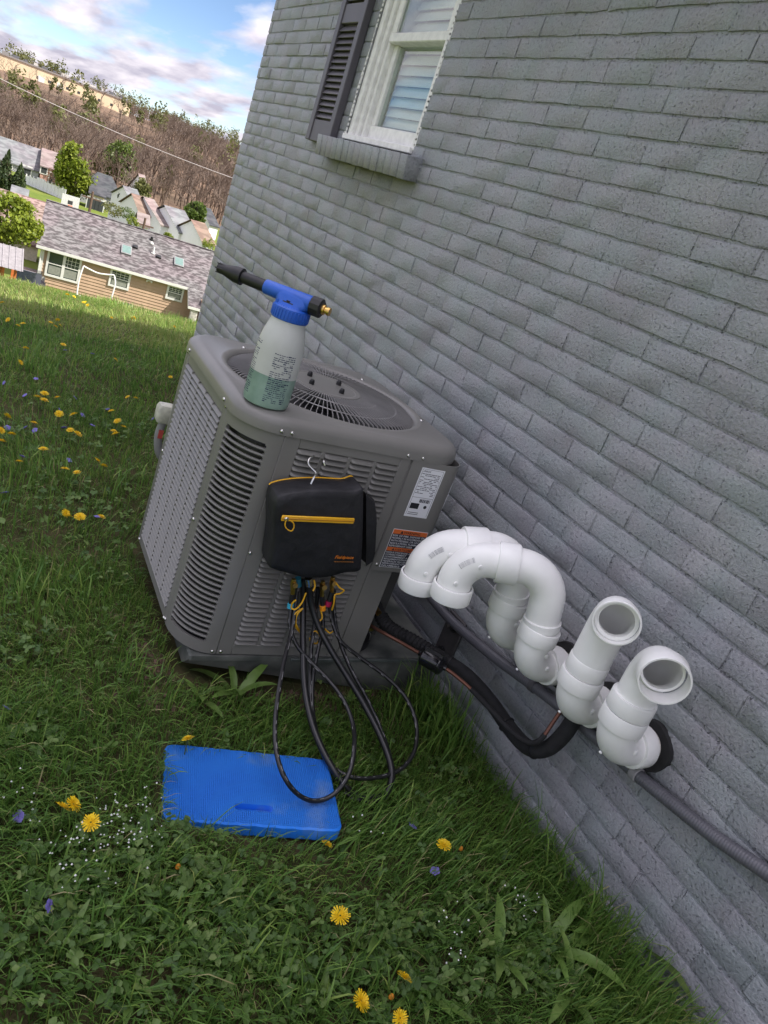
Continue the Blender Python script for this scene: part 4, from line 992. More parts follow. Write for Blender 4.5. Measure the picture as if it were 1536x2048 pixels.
# ------------------------------------------------------------------ blue kneeling pad
KZ = .040
tl, tr, bl_, br = [onZ(x, y, KZ) for x, y in ((333, 1486), (657, 1518), (321, 1636), (685, 1662))]
ctr = (tl + tr + bl_ + br) / 4; uu = (tr - tl + br - bl_); Lk = np.linalg.norm(uu) / 2; uu /= np.linalg.norm(uu); vv = np.array([-uu[1], uu[0], 0]); Wk = (np.dot(tl - bl_, vv) + np.dot(tr - br, vv)) / 2
TH = .036
kp = thing('kneeling_pad', 'blue foam kneeling pad with hand slot lying on the grass', 'kneeling pad', (ctr[0], ctr[1], KZ - TH), (0, 0, math.atan2(uu[1], uu[0])))
def outline(l, w_, r_, n=40, amp=.0022):
    P = rrect(-l / 2, l / 2, -w_ / 2, w_ / 2, r_, 6); o_ = []
    for i in range(len(P)):
        a, b_ = P[i], P[(i + 1) % len(P)]; k = max(1, int(np.linalg.norm(b_ - a) / .006))
        for j in range(k): o_.append(a + (b_ - a) * j / k)
    o_ = np.array(o_); s_ = np.abs(o_[:, 1]) > w_ / 2 - .001
    o_[s_, 1] += np.sign(o_[s_, 1]) * amp * np.abs(np.sin(o_[s_, 0] / .045 * math.pi)) * (o_[s_, 0] < l * .42) * (o_[s_, 0] > -l * .42)
    return o_
OB = outline(Lk, Wk, .022); hx, hy = -.002, -Wk / 2 + .052
IH = outline(.094, .019, .0085, amp=0); IH = IH + [hx, hy]
sI = IH[:, 1] < hy - .009; IH[sI, 1] -= .003 * np.abs(np.sin((IH[sI, 0] - hx) / .024 * math.pi))
bm = bmesh.new()
def ringv(P, z): return [bm.verts.new((p[0], p[1], z)) for p in P]
def ringe(vs): return [bm.edges.new((vs[i], vs[(i + 1) % len(vs)])) for i in range(len(vs))]
o_top = ringv(OB * [1 - .004 / Lk * 2, 1 - .004 / Wk * 2], TH); i_top = ringv(IH, TH)
bmesh.ops.triangle_fill(bm, use_beauty=True, edges=ringe(o_top) + ringe(i_top))
def skin(a, b_):
    for i in range(len(a)): bm.faces.new((a[i], a[(i + 1) % len(a)], b_[(i + 1) % len(a)], b_[i]))
o_m = ringv(OB, TH - .004); o_b = ringv(OB * [1.004, 1.006], .004); o_bb = ringv(OB * .99, 0); skin(o_top, o_m); skin(o_m, o_b); skin(o_b, o_bb)
i_b = ringv(IH * 1.0, TH - .016); skin(i_top, i_b); bm.faces.new(i_b); bm.faces.new(o_bb)
bmesh.ops.recalc_face_normals(bm, faces=bm.faces)
me = bpy.data.meshes.new('foam'); bm.to_mesh(me); bm.free()
mk = bpy.data.materials.new('blue_foam'); mk.use_nodes = True; t = mk.node_tree; b = t.nodes['Principled BSDF']; b.inputs['Roughness'].default_value = .62
tc = N(t, 'ShaderNodeTexCoord'); n1 = N(t, 'ShaderNodeTexNoise'); n1.inputs['Scale'].default_value = 9; n1.inputs['Detail'].default_value = 9; t.links.new(tc.outputs['Object'], n1.inputs['Vector'])
r = N(t, 'ShaderNodeValToRGB'); e = r.color_ramp.elements; e[0].position = .35; e[0].color = (.010, .18, .80, 1); e[1].position = .78; e[1].color = (.16, .32, .70, 1); t.links.new(n1.outputs[0], r.inputs[0])
e2 = e.new(.6); e2.color = (.014, .215, .86, 1)
t.links.new(r.outputs[0], b.inputs['Base Color'])
wv = []
for ax in ('X', 'Y'):
    w_ = N(t, 'ShaderNodeTexWave', wave_type='BANDS', bands_direction=ax); w_.inputs['Scale'].default_value = 62 if ax == 'X' else 74; t.links.new(tc.outputs['Object'], w_.inputs['Vector']); wv.append(w_)
mu = N(t, 'ShaderNodeMath', operation='MAXIMUM'); t.links.new(wv[0].outputs['Fac'], mu.inputs[0]); t.links.new(wv[1].outputs['Fac'], mu.inputs[1])
ge = N(t, 'ShaderNodeNewGeometry'); sp = N(t, 'ShaderNodeSeparateXYZ'); t.links.new(ge.outputs['True Normal'], sp.inputs[0])
gt = N(t, 'ShaderNodeMath', operation='GREATER_THAN'); gt.inputs[1].default_value = .9; t.links.new(sp.outputs[2], gt.inputs[0])
st_ = N(t, 'ShaderNodeMath', operation='MULTIPLY'); st_.inputs[1].default_value = 1.0; t.links.new(gt.outputs[0], st_.inputs[0])
bp = N(t, 'ShaderNodeBump'); bp.inputs['Distance'].default_value = .0035; t.links.new(st_.outputs[0], bp.inputs['Strength']); t.links.new(mu.outputs[0], bp.inputs['Height']); t.links.new(bp.outputs[0], b.inputs['Normal'])
me.materials.append(mk); place('foam', me, kp)

# ------------------------------------------------------------------ small pale box on the rear corner of the unit
jb = thing('junction_box', 'small pale capped box fixed at the rear corner of the air conditioner', 'junction box', AO, AE)
q = acloc(331, 826, .775)
m_ = MB(); m_.loft([np.column_stack([rrect(-a, a, -a * .9, a * .9, a * .35, 4) + [q[0], q[1]], np.full(20, q[2] + z)]) for a, z in ((.026, -.032), (.031, -.024), (.031, .018), (.025, .030), (.012, .034))]); m_.build('cap', pm('beige_cap', (.46, .46, .38), .45, var=.2, vs=40), jb)
m_ = MB(); m_.sweep(catmull([(q[0], q[1], q[2] - .03), (q[0] - .004, q[1], q[2] - .09), (q[0] + .02, q[1], q[2] - .16), (q[0] + .09, q[1] - .01, q[2] - .20)], 5), .014, 10); m_.build('conduit', pm('grey_conduit', (.22, .22, .22), .5), jb)
m_ = MB(); m_.box((q[0] - .002, q[1] - .0145, q[2] - .075), (.016, .002, .032)); m_.build('red_sticker', pm('red_sticker', (.40, .06, .05), .5), jb)
m_ = MB(); m_.box((q[0] + .05, q[1] - .01, q[2] - .01), (.09, .012, .03), .002); m_.build('bracket', M_ac, jb)

# ------------------------------------------------------------------ lawn: blades, clover, weeds, flowers
def blade_mat(name, stops):
    mt = bpy.data.materials.new(name); mt.use_nodes = True; t = mt.node_tree; b = t.nodes['Principled BSDF']
    b.inputs['Roughness'].default_value = .48; b.inputs['Specular IOR Level'].default_value = .32
    at = N(t, 'ShaderNodeAttribute', attribute_name='rnd'); r = N(t, 'ShaderNodeValToRGB'); e = r.color_ramp.elements
    e[0].position = stops[0][0]; e[0].color = (*stops[0][1], 1); e[1].position = stops[-1][0]; e[1].color = (*stops[-1][1], 1)
    for p, c_ in stops[1:-1]: x = e.new(p); x.color = (*c_, 1)
    t.links.new(at.outputs['Fac'], r.inputs[0]); t.links.new(r.outputs[0], b.inputs['Base Color'])
    tr = N(t, 'ShaderNodeBsdfTranslucent'); t.links.new(r.outputs[0], tr.inputs[0]); ms = N(t, 'ShaderNodeMixShader'); ms.inputs[0].default_value = .36; o = t.nodes['Material Output']
    t.links.new(b.outputs[0], ms.inputs[1]); t.links.new(tr.outputs[0], ms.inputs[2]); t.links.new(ms.outputs[0], o.inputs[0]); return mt
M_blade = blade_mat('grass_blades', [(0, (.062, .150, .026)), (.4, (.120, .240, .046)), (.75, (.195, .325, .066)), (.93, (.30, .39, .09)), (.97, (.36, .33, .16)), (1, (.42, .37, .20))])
def blocked(x, y):
    p = np.stack([x - AO[0], y - AO[1]], 1)
    inac = (p[:, 0] > .02) & (p[:, 0] < .95) & (p[:, 1] > -.03) & (p[:, 1] < .84)
    inside = (x > -.01) & (y < YC + .01)
    kx = (x - ctr[0]) * uu[0] + (y - ctr[1]) * uu[1]; ky = (x - ctr[0]) * vv[0] + (y - ctr[1]) * vv[1]
    ink = (np.abs(kx) < Lk / 2 - .004) & (ky < Wk / 2 - .004) & (ky > -Wk / 2 - .015)
    return inac | inside | ink
def thin(x, y):
    """probability to keep a blade: bare earth in front of the pad and along the unit"""
    px_, py_ = x - AO[0], y - AO[1]
    soil = np.exp(-((px_ - .36) / .26) ** 2 - ((py_ + .06) / .075) ** 2) + .8 * np.exp(-((px_ + .03) / .05) ** 2 - ((py_ - .1) / .16) ** 2)
    wallg = .55 * np.exp(-((x + .0) / .035) ** 2)
    return 1 - np.clip(soil * 1.1 + wallg, 0, .97)
def noise2(x, y, s, seed):
    r = np.random.default_rng(seed); o = np.zeros_like(x)
    for k in range(6): a = r.uniform(0, 6.28); f = s * r.uniform(.6, 1.8); o += np.sin(f * (x * math.cos(a) + y * math.sin(a)) + r.uniform(0, 6.28))
    return o / 6
bands = [(-3.6, 0.05, -.2, 2.3, 21000, 1.0), (-3.8, 0.3, 2.3, 4.2, 7500, 1.15), (-3.8, 3.4, 4.2, 9.4, 4600, 1.5)]
BX, BY, BS = [], [], []
for x0, x1, y0, y1, dens, k in bands:
    n = int((x1 - x0) * (y1 - y0) * dens); x = rng.uniform(x0, x1, n); y = rng.uniform(y0, y1, n)
    # keep what stands in or near the view
    r_ = np.stack([x, y, gz(x, y)], 1) - CAM; c_ = r_ @ RC.T; u_ = 768 + FPX * c_[:, 0] / np.maximum(c_[:, 2], .05); v_ = 1024 + FPX * c_[:, 1] / np.maximum(c_[:, 2], .05)
    inv = (c_[:, 2] > .1) & (u_ > -250) & (u_ < 1800) & (v_ > -200) & (v_ < 2300)
    ok = (inv | (rng.random(n) < .42)) & ~blocked(x, y) & (rng.random(n) < thin(x, y))
    clump = noise2(x, y, 9, 3); ok &= rng.random(n) < .62 + .38 * clump + .15
    BX.append(x[ok]); BY.append(y[ok]); BS.append(np.full(ok.sum(), k))
X_, Y_, S_ = map(np.concatenate, (BX, BY, BS)); nB = len(X_)
def blades(X_, Y_, Lb, wb, lean, az, seg_r, z0=None):
    n = len(X_); Z = gz(X_, Y_) - .006 if z0 is None else z0
    d = np.stack([np.cos(az), np.sin(az), np.zeros(n)], 1); s = np.stack([-np.sin(az), np.cos(az), np.zeros(n)], 1); base = np.stack([X_, Y_, Z], 1); up = np.array([0, 0, 1.])
    l1 = np.sin(lean * .35)[:, None] * d + np.cos(lean * .35)[:, None] * up; l2 = np.sin(lean)[:, None] * d + np.cos(lean)[:, None] * up; l3 = np.sin(np.minimum(lean * 1.6, 2.3))[:, None] * d + np.cos(np.minimum(lean * 1.6, 2.3))[:, None] * up
    L = Lb[:, None]; p1 = base + l1 * L * .4; p2 = p1 + l2 * L * .35; p3 = p2 + l3 * L * .28; w = wb[:, None]
    V = np.stack([base - s * w * .8, base + s * w * .8, p1 - s * w, p1 + s * w, p2 - s * w * .75, p2 + s * w * .75, p3], 1).reshape(-1, 3)
    i = np.arange(n)[:, None] * 7; F = np.concatenate([i + np.array(q)[None] for q in ((0, 1, 3), (0, 3, 2), (2, 3, 5), (2, 5, 4), (4, 5, 6))])
    return V, F
tall = np.clip(noise2(X_, Y_, 5, 9) * 1.3 + .1, 0, 1)
Lb = (rng.gamma(7, .0062, nB) + .012 + .03 * tall) * np.where(X_ > -.14, 1.5, 1.0) * np.where(Y_ < 1.6, 1.2, 1.0) * np.where(S_ > 1.3, .9, 1)
wb = rng.uniform(.0008, .0019, nB) * S_ * np.where(S_ > 1.3, 1.25, 1); lean = np.abs(rng.normal(.62, .42, nB)); az = rng.uniform(0, 6.283, nB) * .6 + (2.5 + 1.6 * noise2(X_, Y_, 6, 21))
V, F = blades(X_, Y_, Lb, wb, lean, az, 3)
pat = np.clip(rng.beta(2, 2.2, nB) + .2 * noise2(X_, Y_, 4, 5) + np.where(Y_ > 6, .42, 0), 0, .95); dead = rng.random(nB) < .035; pat[dead] = rng.uniform(.96, 1, dead.sum())  # far blades coloured lighter and yellower: sunlight of the lit strip painted in
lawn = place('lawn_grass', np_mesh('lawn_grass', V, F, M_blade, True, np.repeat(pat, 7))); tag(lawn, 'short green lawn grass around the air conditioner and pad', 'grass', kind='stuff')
# long blades along the wall foot and in tufts
tx, ty, tL = [], [], []
for k in range(430): yq = random.uniform(.25, 1.7); tx.append(-abs(random.gauss(0, .055)) - .008); ty.append(yq); tL.append(random.uniform(.05, .13) + .09 * max(0, math.sin(yq * 9 + 1)))
for (cx_, cy_, n_, sp_, l_) in [(-.10, 1.52, 130, .07, .26), (-.16, 1.40, 60, .06, .2), (-.06, .95, 40, .03, .24), (-.05, .72, 26, .03, .22)] + [(random.uniform(-2.6, -.9), random.uniform(1.6, 6), 46, .07, .13) for _ in range(46)] + [(random.uniform(-1.6, -.3), random.uniform(.5, 1.6), 30, .05, .10) for _ in range(22)]:
    for k in range(n_): tx.append(cx_ + random.gauss(0, sp_)); ty.append(cy_ + random.gauss(0, sp_)); tL.append(random.uniform(.55, 1.1) * l_)
tx, ty, tL = map(np.array, (tx, ty, tL)); ok = ~blocked(tx, ty); tx, ty, tL = tx[ok], ty[ok], tL[ok]; n = len(tx)
V, F = blades(tx, ty, tL, rng.uniform(.0014, .0028, n), np.abs(rng.normal(.5, .3, n)), np.where(tx > -.2, rng.normal(3.1, 1.0, n), rng.uniform(0, 6.28, n)), 3)
tg = place('long_grass', np_mesh('long_grass', V, F, M_blade, True, np.repeat(np.clip(rng.beta(2, 2, n), 0, .95), 7))); tag(tg, 'long loose grass blades along the foot of the wall', 'grass', kind='stuff')
# clover and creeping ground cover: round leaflets
M_clov = blade_mat('ground_cover', [(0, (.055, .115, .030)), (.5, (.105, .19, .050)), (.85, (.17, .26, .075)), (1, (.23, .31, .10))])
cx0, cy0 = [], []
centres = [(gpix(x, y)[:2], s) for x, y, s in ((150, 1720, .16), (250, 1800, .18), (90, 1850, .17), (60, 1960, .2), (420, 1780, .12), (480, 1880, .14), (620, 1960, .18), (780, 1930, .2), (900, 1960, .16), (1050, 1900, .14), (350, 1950, .18), (700, 1420, .06), (1150, 1960, .1), (60, 1500, .14), (980, 1830, .1), (560, 1900, .16), (830, 1860, .12), (900, 1560, .07), (330, 1700, .08), (40, 1300, .12), (1230, 2010, .06), (840, 1640, .07), (150, 1000, .25), (60, 880, .3), (240, 860, .3))]
for (c_, s_) in centres:
    n = int(75 * s_ / .15); cx0.append(rng.normal(c_[0], s_ * .6, n)); cy0.append(rng.normal(c_[1], s_ * .45, n))
cx0.append(rng.uniform(-2.6, 0, 1100)); cy0.append(rng.uniform(.35, 2.6, 1100))
x, y = np.concatenate(cx0), np.concatenate(cy0); ok = ~blocked(x, y) & (rng.random(len(x)) < thin(x, y)); x, y = x[ok], y[ok]; n = len(x)
h_ = rng.uniform(.012, .05, n); az = rng.uniform(0, 6.28, n); Vs, Fs, At = [], [], []
kpt = 6; aa = np.linspace(0, 6.283, kpt, endpoint=False)
size = rng.uniform(.004, .0095, n); rr_ = rng.beta(2, 2, n)
nm_t = rng.normal(0, .45, (n, 2))
for j in range(3):
    a1 = az + j * 2.094; cxx = x + np.cos(a1) * size * .95; cyy = y + np.sin(a1) * size * .95; zc = gz(x, y) + h_ + rng.normal(0, .003, n)
    dl = np.stack([np.cos(a1), np.sin(a1)], 1); sl_ = np.stack([-np.sin(a1), np.cos(a1)], 1)
    shp = np.array([(1.05, 0), (.62, .75), (-.35, .72), (-1, 0), (-.35, -.72), (.62, -.75)])
    P = np.zeros((n, kpt, 3))
    for q in range(kpt):
        off = (dl * shp[q, 0] + sl_ * shp[q, 1]) * size[:, None]; P[:, q, 0] = cxx + off[:, 0]; P[:, q, 1] = cyy + off[:, 1]
        P[:, q, 2] = zc + (off * nm_t).sum(1) + np.abs(shp[q, 1]) * size * .35 - (shp[q, 0] > .9) * size * .25
    base = len(Vs) and sum(len(v_) for v_ in Vs) or 0
    Vs.append(P.reshape(-1, 3)); i = base + np.arange(n)[:, None] * kpt; Fs.append(np.concatenate([i + np.array(q)[None] for q in ((0, 1, 2, 3), (0, 3, 4, 5))])); At.append(np.repeat(np.clip(rr_ + rng.normal(0, .08, n), 0, 1), kpt))
cov = place('ground_cover', np_mesh('ground_cover', np.concatenate(Vs), np.concatenate(Fs), M_clov, True, np.concatenate(At))); tag(cov, 'low clover and creeping weeds mixed into the lawn', 'ground cover', kind='stuff')
# tiny white blossoms
wc = [(gpix(x_, y_)[:2], s_, n_) for x_, y_, s_, n_ in ((240, 1690, .045, 60), (180, 1750, .05, 34), (100, 1740, .05, 16), (1030, 1840, .03, 14), (900, 1900, .04, 10), (20, 1640, .03, 10), (880, 1960, .02, 6), (470, 1690, .02, 5), (720, 1700, .03, 5))]
x = np.concatenate([rng.normal(c_[0], s_, n_) for c_, s_, n_ in wc]); y = np.concatenate([rng.normal(c_[1], s_ * .8, n_) for c_, s_, n_ in wc]); n = len(x); z = gz(x, y) + rng.uniform(.05, .10, n)
ok = ~blocked(x, y) & ~blocked(x, y + .05) & ~blocked(x + .03, y + .07); x, y, z = x[ok], y[ok], z[ok]; n = len(x)
m_ = MB()
for i in range(n):
    s_ = random.uniform(.0016, .0030)
    m_.add([(x[i] + s_, y[i], z[i]), (x[i], y[i] + s_, z[i] + .001), (x[i] - s_, y[i], z[i]), (x[i], y[i] - s_, z[i] + .001), (x[i], y[i], z[i] + s_ * 1.4), (x[i], y[i], z[i] - s_)], [[0, 1, 4], [1, 2, 4], [2, 3, 4], [3, 0, 4], [1, 0, 5], [2, 1, 5], [3, 2, 5], [0, 3, 5]])
tag(m_.build('white_blossoms', pm('white_petal', (.72, .73, .70), .5), None, False), 'scatter of tiny white flowers among the weeds', 'flowers', kind='stuff')
# dandelions
M_dan = pm('dandelion_yellow', (.82, .52, .008), .6, var=.12, vs=120, trans=.15, col2=(.86, .64, .012)); M_stem = pm('stem_green', (.10, .15, .04), .5, trans=.2)
def dand_mesh(seed):
    r = np.random.default_rng(seed); m1 = MB()
    for ring_, (nr, R1, z1, z2) in enumerate(((22, .019, .001, .0015), (18, .0155, .002, .005), (13, .011, .003, .0075), (8, .006, .004, .0085))):
        for k in range(nr):
            a = 6.283 * (k + r.uniform(-.25, .25)) / nr; c_, s_ = math.cos(a), math.sin(a); w = .0014; R_ = R1 * r.uniform(.86, 1.08)
            m1.add([(c_ * .002 - s_ * w * .5, s_ * .002 + c_ * w * .5, z1), (c_ * .002 + s_ * w * .5, s_ * .002 - c_ * w * .5, z1), (c_ * R_ + s_ * w, s_ * R_ - c_ * w, z2 + r.uniform(0, .002)), (c_ * R_ - s_ * w, s_ * R_ + c_ * w, z2 + r.uniform(0, .002))], [[0, 1, 2, 3]])
    me = m1.mesh('petals', False); me.materials.append(M_dan); return me
DM = [dand_mesh(k) for k in range(4)]
c7 = [(220, 70), (540, 40), (175, 190), (985, 165), (1455, 315), (320, 485), (380, 455), (378, 512), (490, 490), (1090, 485), (1160, 495), (60, 645), (505, 628), (630, 635), (290, 708), (950, 605), (1003, 692), (1055, 740), (970, 775), (985, 802), (600, 768), (665, 800), (100, 800), (10, 770), (10, 862), (370, 930), (165, 1037), (830, 1028), (885, 1072), (555, 1100), (655, 1130), (562, 1475), (580, 1500), (685, 1507), (865, 1507)]
dl1 = [(x / 4.267, 680 + y / 4.267) for x, y in c7]
c1 = [(55, 1000), (340, 1020), (385, 1000), (400, 1035), (370, 1043), (120, 1038), (155, 1025), (15, 885), (560, 885), (585, 902), (570, 880), (745, 985), (880, 990), (895, 985), (1165, 1045), (450, 832), (495, 846)]
dl2 = [(x / 3.339, 340 + y / 3.339) for x, y in c1]
dl3 = [(376, 1478), (125, 1614), (146, 1608), (182, 1645), (654, 1688), (888, 1690), (681, 1831), (808, 1956), (722, 2002), (800, 2036)]
words = ['first', 'second', 'third', 'fourth', 'fifth', 'sixth', 'seventh', 'eighth', 'ninth', 'tenth', 'eleventh', 'twelfth', 'thirteenth', 'fourteenth', 'fifteenth', 'sixteenth', 'seventeenth', 'eighteenth', 'nineteenth', 'twentieth']
words += ['twenty-' + w_ for w_ in words[:9]] + ['thirtieth'] + ['thirty-' + w_ for w_ in words[:9]]
special = ['yellow dandelion peeking behind the far edge of the blue kneeling pad', 'half open yellow dandelion left of the pad, leftmost of a close pair', 'half open yellow dandelion left of the pad, right of a close pair', 'open yellow dandelion just below the close pair left of the pad',
           'flattened yellow dandelion under the near right corner of the pad', 'yellow dandelion alone on the grass right of the pad', 'yellow dandelion alone in mid foreground grass below the pad', 'small yellow dandelion above the two largest ones in the foreground', 'large open yellow dandelion near the bottom edge of the picture', 'yellow dandelion cut by the bottom edge of the picture']
def dandelion(px_, py_, label, tilt=.35, sc1=1.0, hh=None):
    hh = hh or random.uniform(.055, .09); P = gpix(px_, py_, hh); g0 = float(gz(P[0], P[1]))
    t_ = thing('dandelion', label, 'dandelion', (P[0], P[1], g0), group='yellow dandelions in the lawn')
    dx_, dy_ = random.uniform(-.012, .012), random.uniform(-.012, .012)
    m_ = MB(); m_.sweep(catmull([(dx_, dy_, -.01), (dx_ * .4, dy_ * .4, hh * .5), (0, 0, hh)], 4), [.0016] * 8 + [.0022], 5); m_.build('stem', M_stem, t_)
    o = place('petals', random.choice(DM), t_, (0, 0, hh)); o.scale = (sc1,) * 3; o.rotation_euler = (random.uniform(-.3, .6) * tilt / .35, random.uniform(-.5, .3) * tilt / .35, random.uniform(0, 6))
def clear(P):
    return P
for lst, what in ((dl1, 'shaded lawn beside the air conditioner'), (dl2, 'lawn near the sunlit edge of the slope')):
    lst = sorted(lst)
    for i, (x_, y_) in enumerate(lst):
        dandelion(x_, y_, '%s yellow dandelion from the left in the %s' % (words[i], what), .45, random.uniform(.75, 1.1))
for (x_, y_), l_ in zip(dl3, special): dandelion(x_, y_, l_, .6, random.uniform(.85, 1.1) if y_ != 1688 else .8, .075 if y_ not in (1478, 1688) else (.07 if y_ == 1478 else .03))
for (x_, y_), l_ in zip(((356, 1733), (922, 1697), (783, 1993)), ('small orange flower bud left of centre in the near grass', 'small orange flower bud beside the lone dandelion right of the pad', 'small orange flower bud between the two largest dandelions')):
    P = gpix(x_, y_, .04); g0 = float(gz(P[0], P[1])); t_ = thing('flower_bud', l_, 'flower bud', (P[0], P[1], g0))
    m_ = MB(); m_.cyl((0, 0, -.01), (0, 0, .036), .0014, n=5); m_.build('stem', M_stem, t_)
    m_ = MB(); m_.lathe([(.002, .034), (.0055, .038), (.005, .044), (.002, .048)], 8); m_.build('bud', pm('bud_orange', (.62, .24, .02), .6), t_)
# violets
M_vio = pm('violet_petal', (.20, .17, .52), .6, trans=.2); vm = MB()
for k in range(5):
    a = 6.283 * k / 5; vm.lathe([(.0045, 0), (.006, .0015), (.003, .003)], 6, o=(.006 * math.cos(a), .006 * math.sin(a), 0))
vmm = vm.mesh('petals'); vmm.materials.append(M_vio)
vl = [(870, 1742, 'small violet flower in the grass right of the pad, below the lone dandelion'), (825, 1652, 'small violet flower in the grass right of the near pad corner'), (98, 1812, 'small violet flower at far left in the near clover'), (38, 1632, 'small violet flower left of the white blossoms'), (14, 1416, 'small violet flower at the left picture edge beside the unit')]
far_v = [(70, 860), (15, 855), (50, 855), (138, 920), (185, 850), (128, 855), (46, 913), (215, 818), (165, 830), (120, 820), (185, 707), (130, 700), (72, 757), (8, 765), (305, 838), (50, 790), (150, 795), (195, 1033), (10, 985)]
for x_, y_, l_ in vl + [(x_, y_, '%s small violet flower from the left in the shaded lawn beside the unit' % words[i]) for i, (x_, y_) in enumerate(sorted(far_v))]:
    P = gpix(x_, y_, .04); g0 = float(gz(P[0], P[1])); t_ = thing('violet', l_, 'violet', (P[0], P[1], g0), group='violets in the lawn')
    m_ = MB(); m_.cyl((0, 0, -.01), (0, 0, .04), .001, n=4); m_.build('stem', M_stem, t_)
    o = place('petals', vmm, t_, (0, 0, .04)); o.scale = (1.15,) * 3 if y_ > 1100 else (1.2,) * 3; o.rotation_euler = (random.uniform(0, 1), random.uniform(-.5, .5), random.uniform(0, 6))
# broadleaf weeds: leaves are parts
M_leaf = [pm('weed_leaf', (.10, .185, .035), .45, var=.2, vs=30, trans=.3, col2=(.16, .24, .06), obj_random=.25), pm('weed_leaf_light', (.14, .24, .05), .45, var=.15, vs=30, trans=.3, obj_random=.2)]
def leaf_mesh(L, w, droop, seed):
    r = np.random.default_rng(seed); n = 9; Lp = []; A = []
    ang_ = .95 - .0; x = z = 0.; pts = []
    for i in range(n):
        t1 = i / (n - 1); pts.append((x, z)); an_ = ang_ - droop * t1; x += math.cos(an_) * L / (n - 1); z += math.sin(an_) * L / (n - 1)
    rows = []
    for i in range(n):
        t1 = i / (n - 1); wd = w * (math.sin(math.pi * min(1, t1 * .86 + .12)) ** .8) * (1 if t1 < 1 else 0) + .0006; kx = r.normal(0, .02) * w
        rows.append([(pts[i][0], -wd + kx, pts[i][1] + wd * .35), (pts[i][0], kx, pts[i][1]), (pts[i][0], wd + kx, pts[i][1] + wd * .35)])
    m1 = MB(); m1.loft(rows, False, False, closed=False); return m1
LMS = []
for k in range(8):
    L = (.10, .13, .16, .12, .09, .15, .11, .14)[k]; me = leaf_mesh(L, L * (.07, .085, .065, .09, .10, .075, .085, .07)[k], (.7, 1.1, 1.3, .9, .5, 1.5, 1.2, .8)[k], k).mesh('leaf', True, 80); me.materials.append(M_leaf[k % 2]); LMS.append(me)
def weed(px_, py_, n_, scl, label, zoff=0.0):
    P = gpix(px_, py_, 0.0); g0 = float(gz(P[0], P[1])); t_ = thing('broadleaf_weed', label, 'weed', (P[0], P[1], g0 - .004), group='broadleaf weeds in the lawn')
    for k in range(n_):
        o = place('leaf', random.choice(LMS), t_, (random.uniform(-.006, .006), random.uniform(-.006, .006), 0)); o.rotation_euler = (random.uniform(-.15, .15), random.uniform(-.25, .5), 6.283 * k / n_ + random.uniform(-.4, .4)); s_ = scl * random.uniform(.8, 1.4); o.scale = (s_, s_, s_)
for a_ in [(470, 1398, 9, 1.05, 'long leaved green weed in bare soil in front of the pad left end'), (395, 1400, 6, .8, 'small broadleaf weed by the left front corner of the pad'), (690, 1410, 5, .7, 'small broadleaf weed behind the black hoses'),
           (1225, 1890, 11, 1.3, 'largest broadleaf weed sprawling against the lower wall'), (1090, 1905, 9, 1.15, 'broadleaf weed left of the largest one by the wall'), (1275, 1990, 7, 1.25, 'tall leaved weed at the bottom beside the wall'),
           (990, 1925, 8, .95, 'leafy weed right of the bottom dandelions'), (760, 1880, 8, .8, 'leafy weed directly above the large foreground dandelions'), (840, 1990, 8, .9, 'leafy weed right of the large foreground dandelion'), (640, 2010, 7, .8, 'leafy weed left of the large foreground dandelion'),
           (520, 1830, 6, .5, 'small weed in the grass below the middle of the pad'), (410, 1760, 8, .6, 'ferny green weed below the left half of the pad'), (270, 1990, 7, .55, 'low weed at the bottom left of the picture'), (130, 1900, 7, .5, 'low weed in the clover at lower left'),
           (860, 1350, 5, .85, 'broad bladed weed at the right end of the pad'), (905, 1420, 6, .8, 'grassy weed between the line set and the wall foot'), (930, 1560, 5, .5, 'small weed at the foot of the wall below the line set'), (60, 1180, 6, .6, 'weed in the shaded lawn left of the lowest louvres'), (1130, 1995, 8, 1.0, 'weed low in the picture between wall and dandelions')]: weed(*a_)
# earth patch crumbs in front of the pad
n = 900; x = AO[0] + rng.normal(.36, .22, n); y = AO[1] + rng.normal(-.06, .05, n); x2 = AO[0] + rng.normal(-.03, .05, 300); y2 = AO[1] + rng.normal(.12, .15, 300)
x = np.concatenate([x, x2, -np.abs(rng.normal(0, .03, 700)) - .005]); y = np.concatenate([y, y2, rng.uniform(.2, 1.5, 700)]); ok = ~blocked(x, y); x, y = x[ok], y[ok]
tet = np.array([(1, 0, -.5), (-.5, .87, -.5), (-.5, -.87, -.5), (0, 0, .8)]); n = len(x); s_ = rng.gamma(2, .0022, n) + .0015
V = (tet[None] * s_[:, None, None] * rng.uniform(.6, 1.4, (n, 4, 1))) + np.stack([x, y, gz(x, y) + s_ * .3], 1)[:, None]
F = (np.arange(n)[:, None] * 4 + 0)[:, :, None] + np.array([(0, 1, 3), (1, 2, 3), (2, 0, 3)])[None]
tag(place('soil_crumbs', np_mesh('soil_crumbs', V.reshape(-1, 3), F.reshape(-1, 3), pm('red_soil', (.11, .058, .042), .95, var=.4, vs=40, col2=(.16, .10, .075)))), 'crumbs of reddish soil and mulch by the pad and wall', 'soil', kind='stuff')

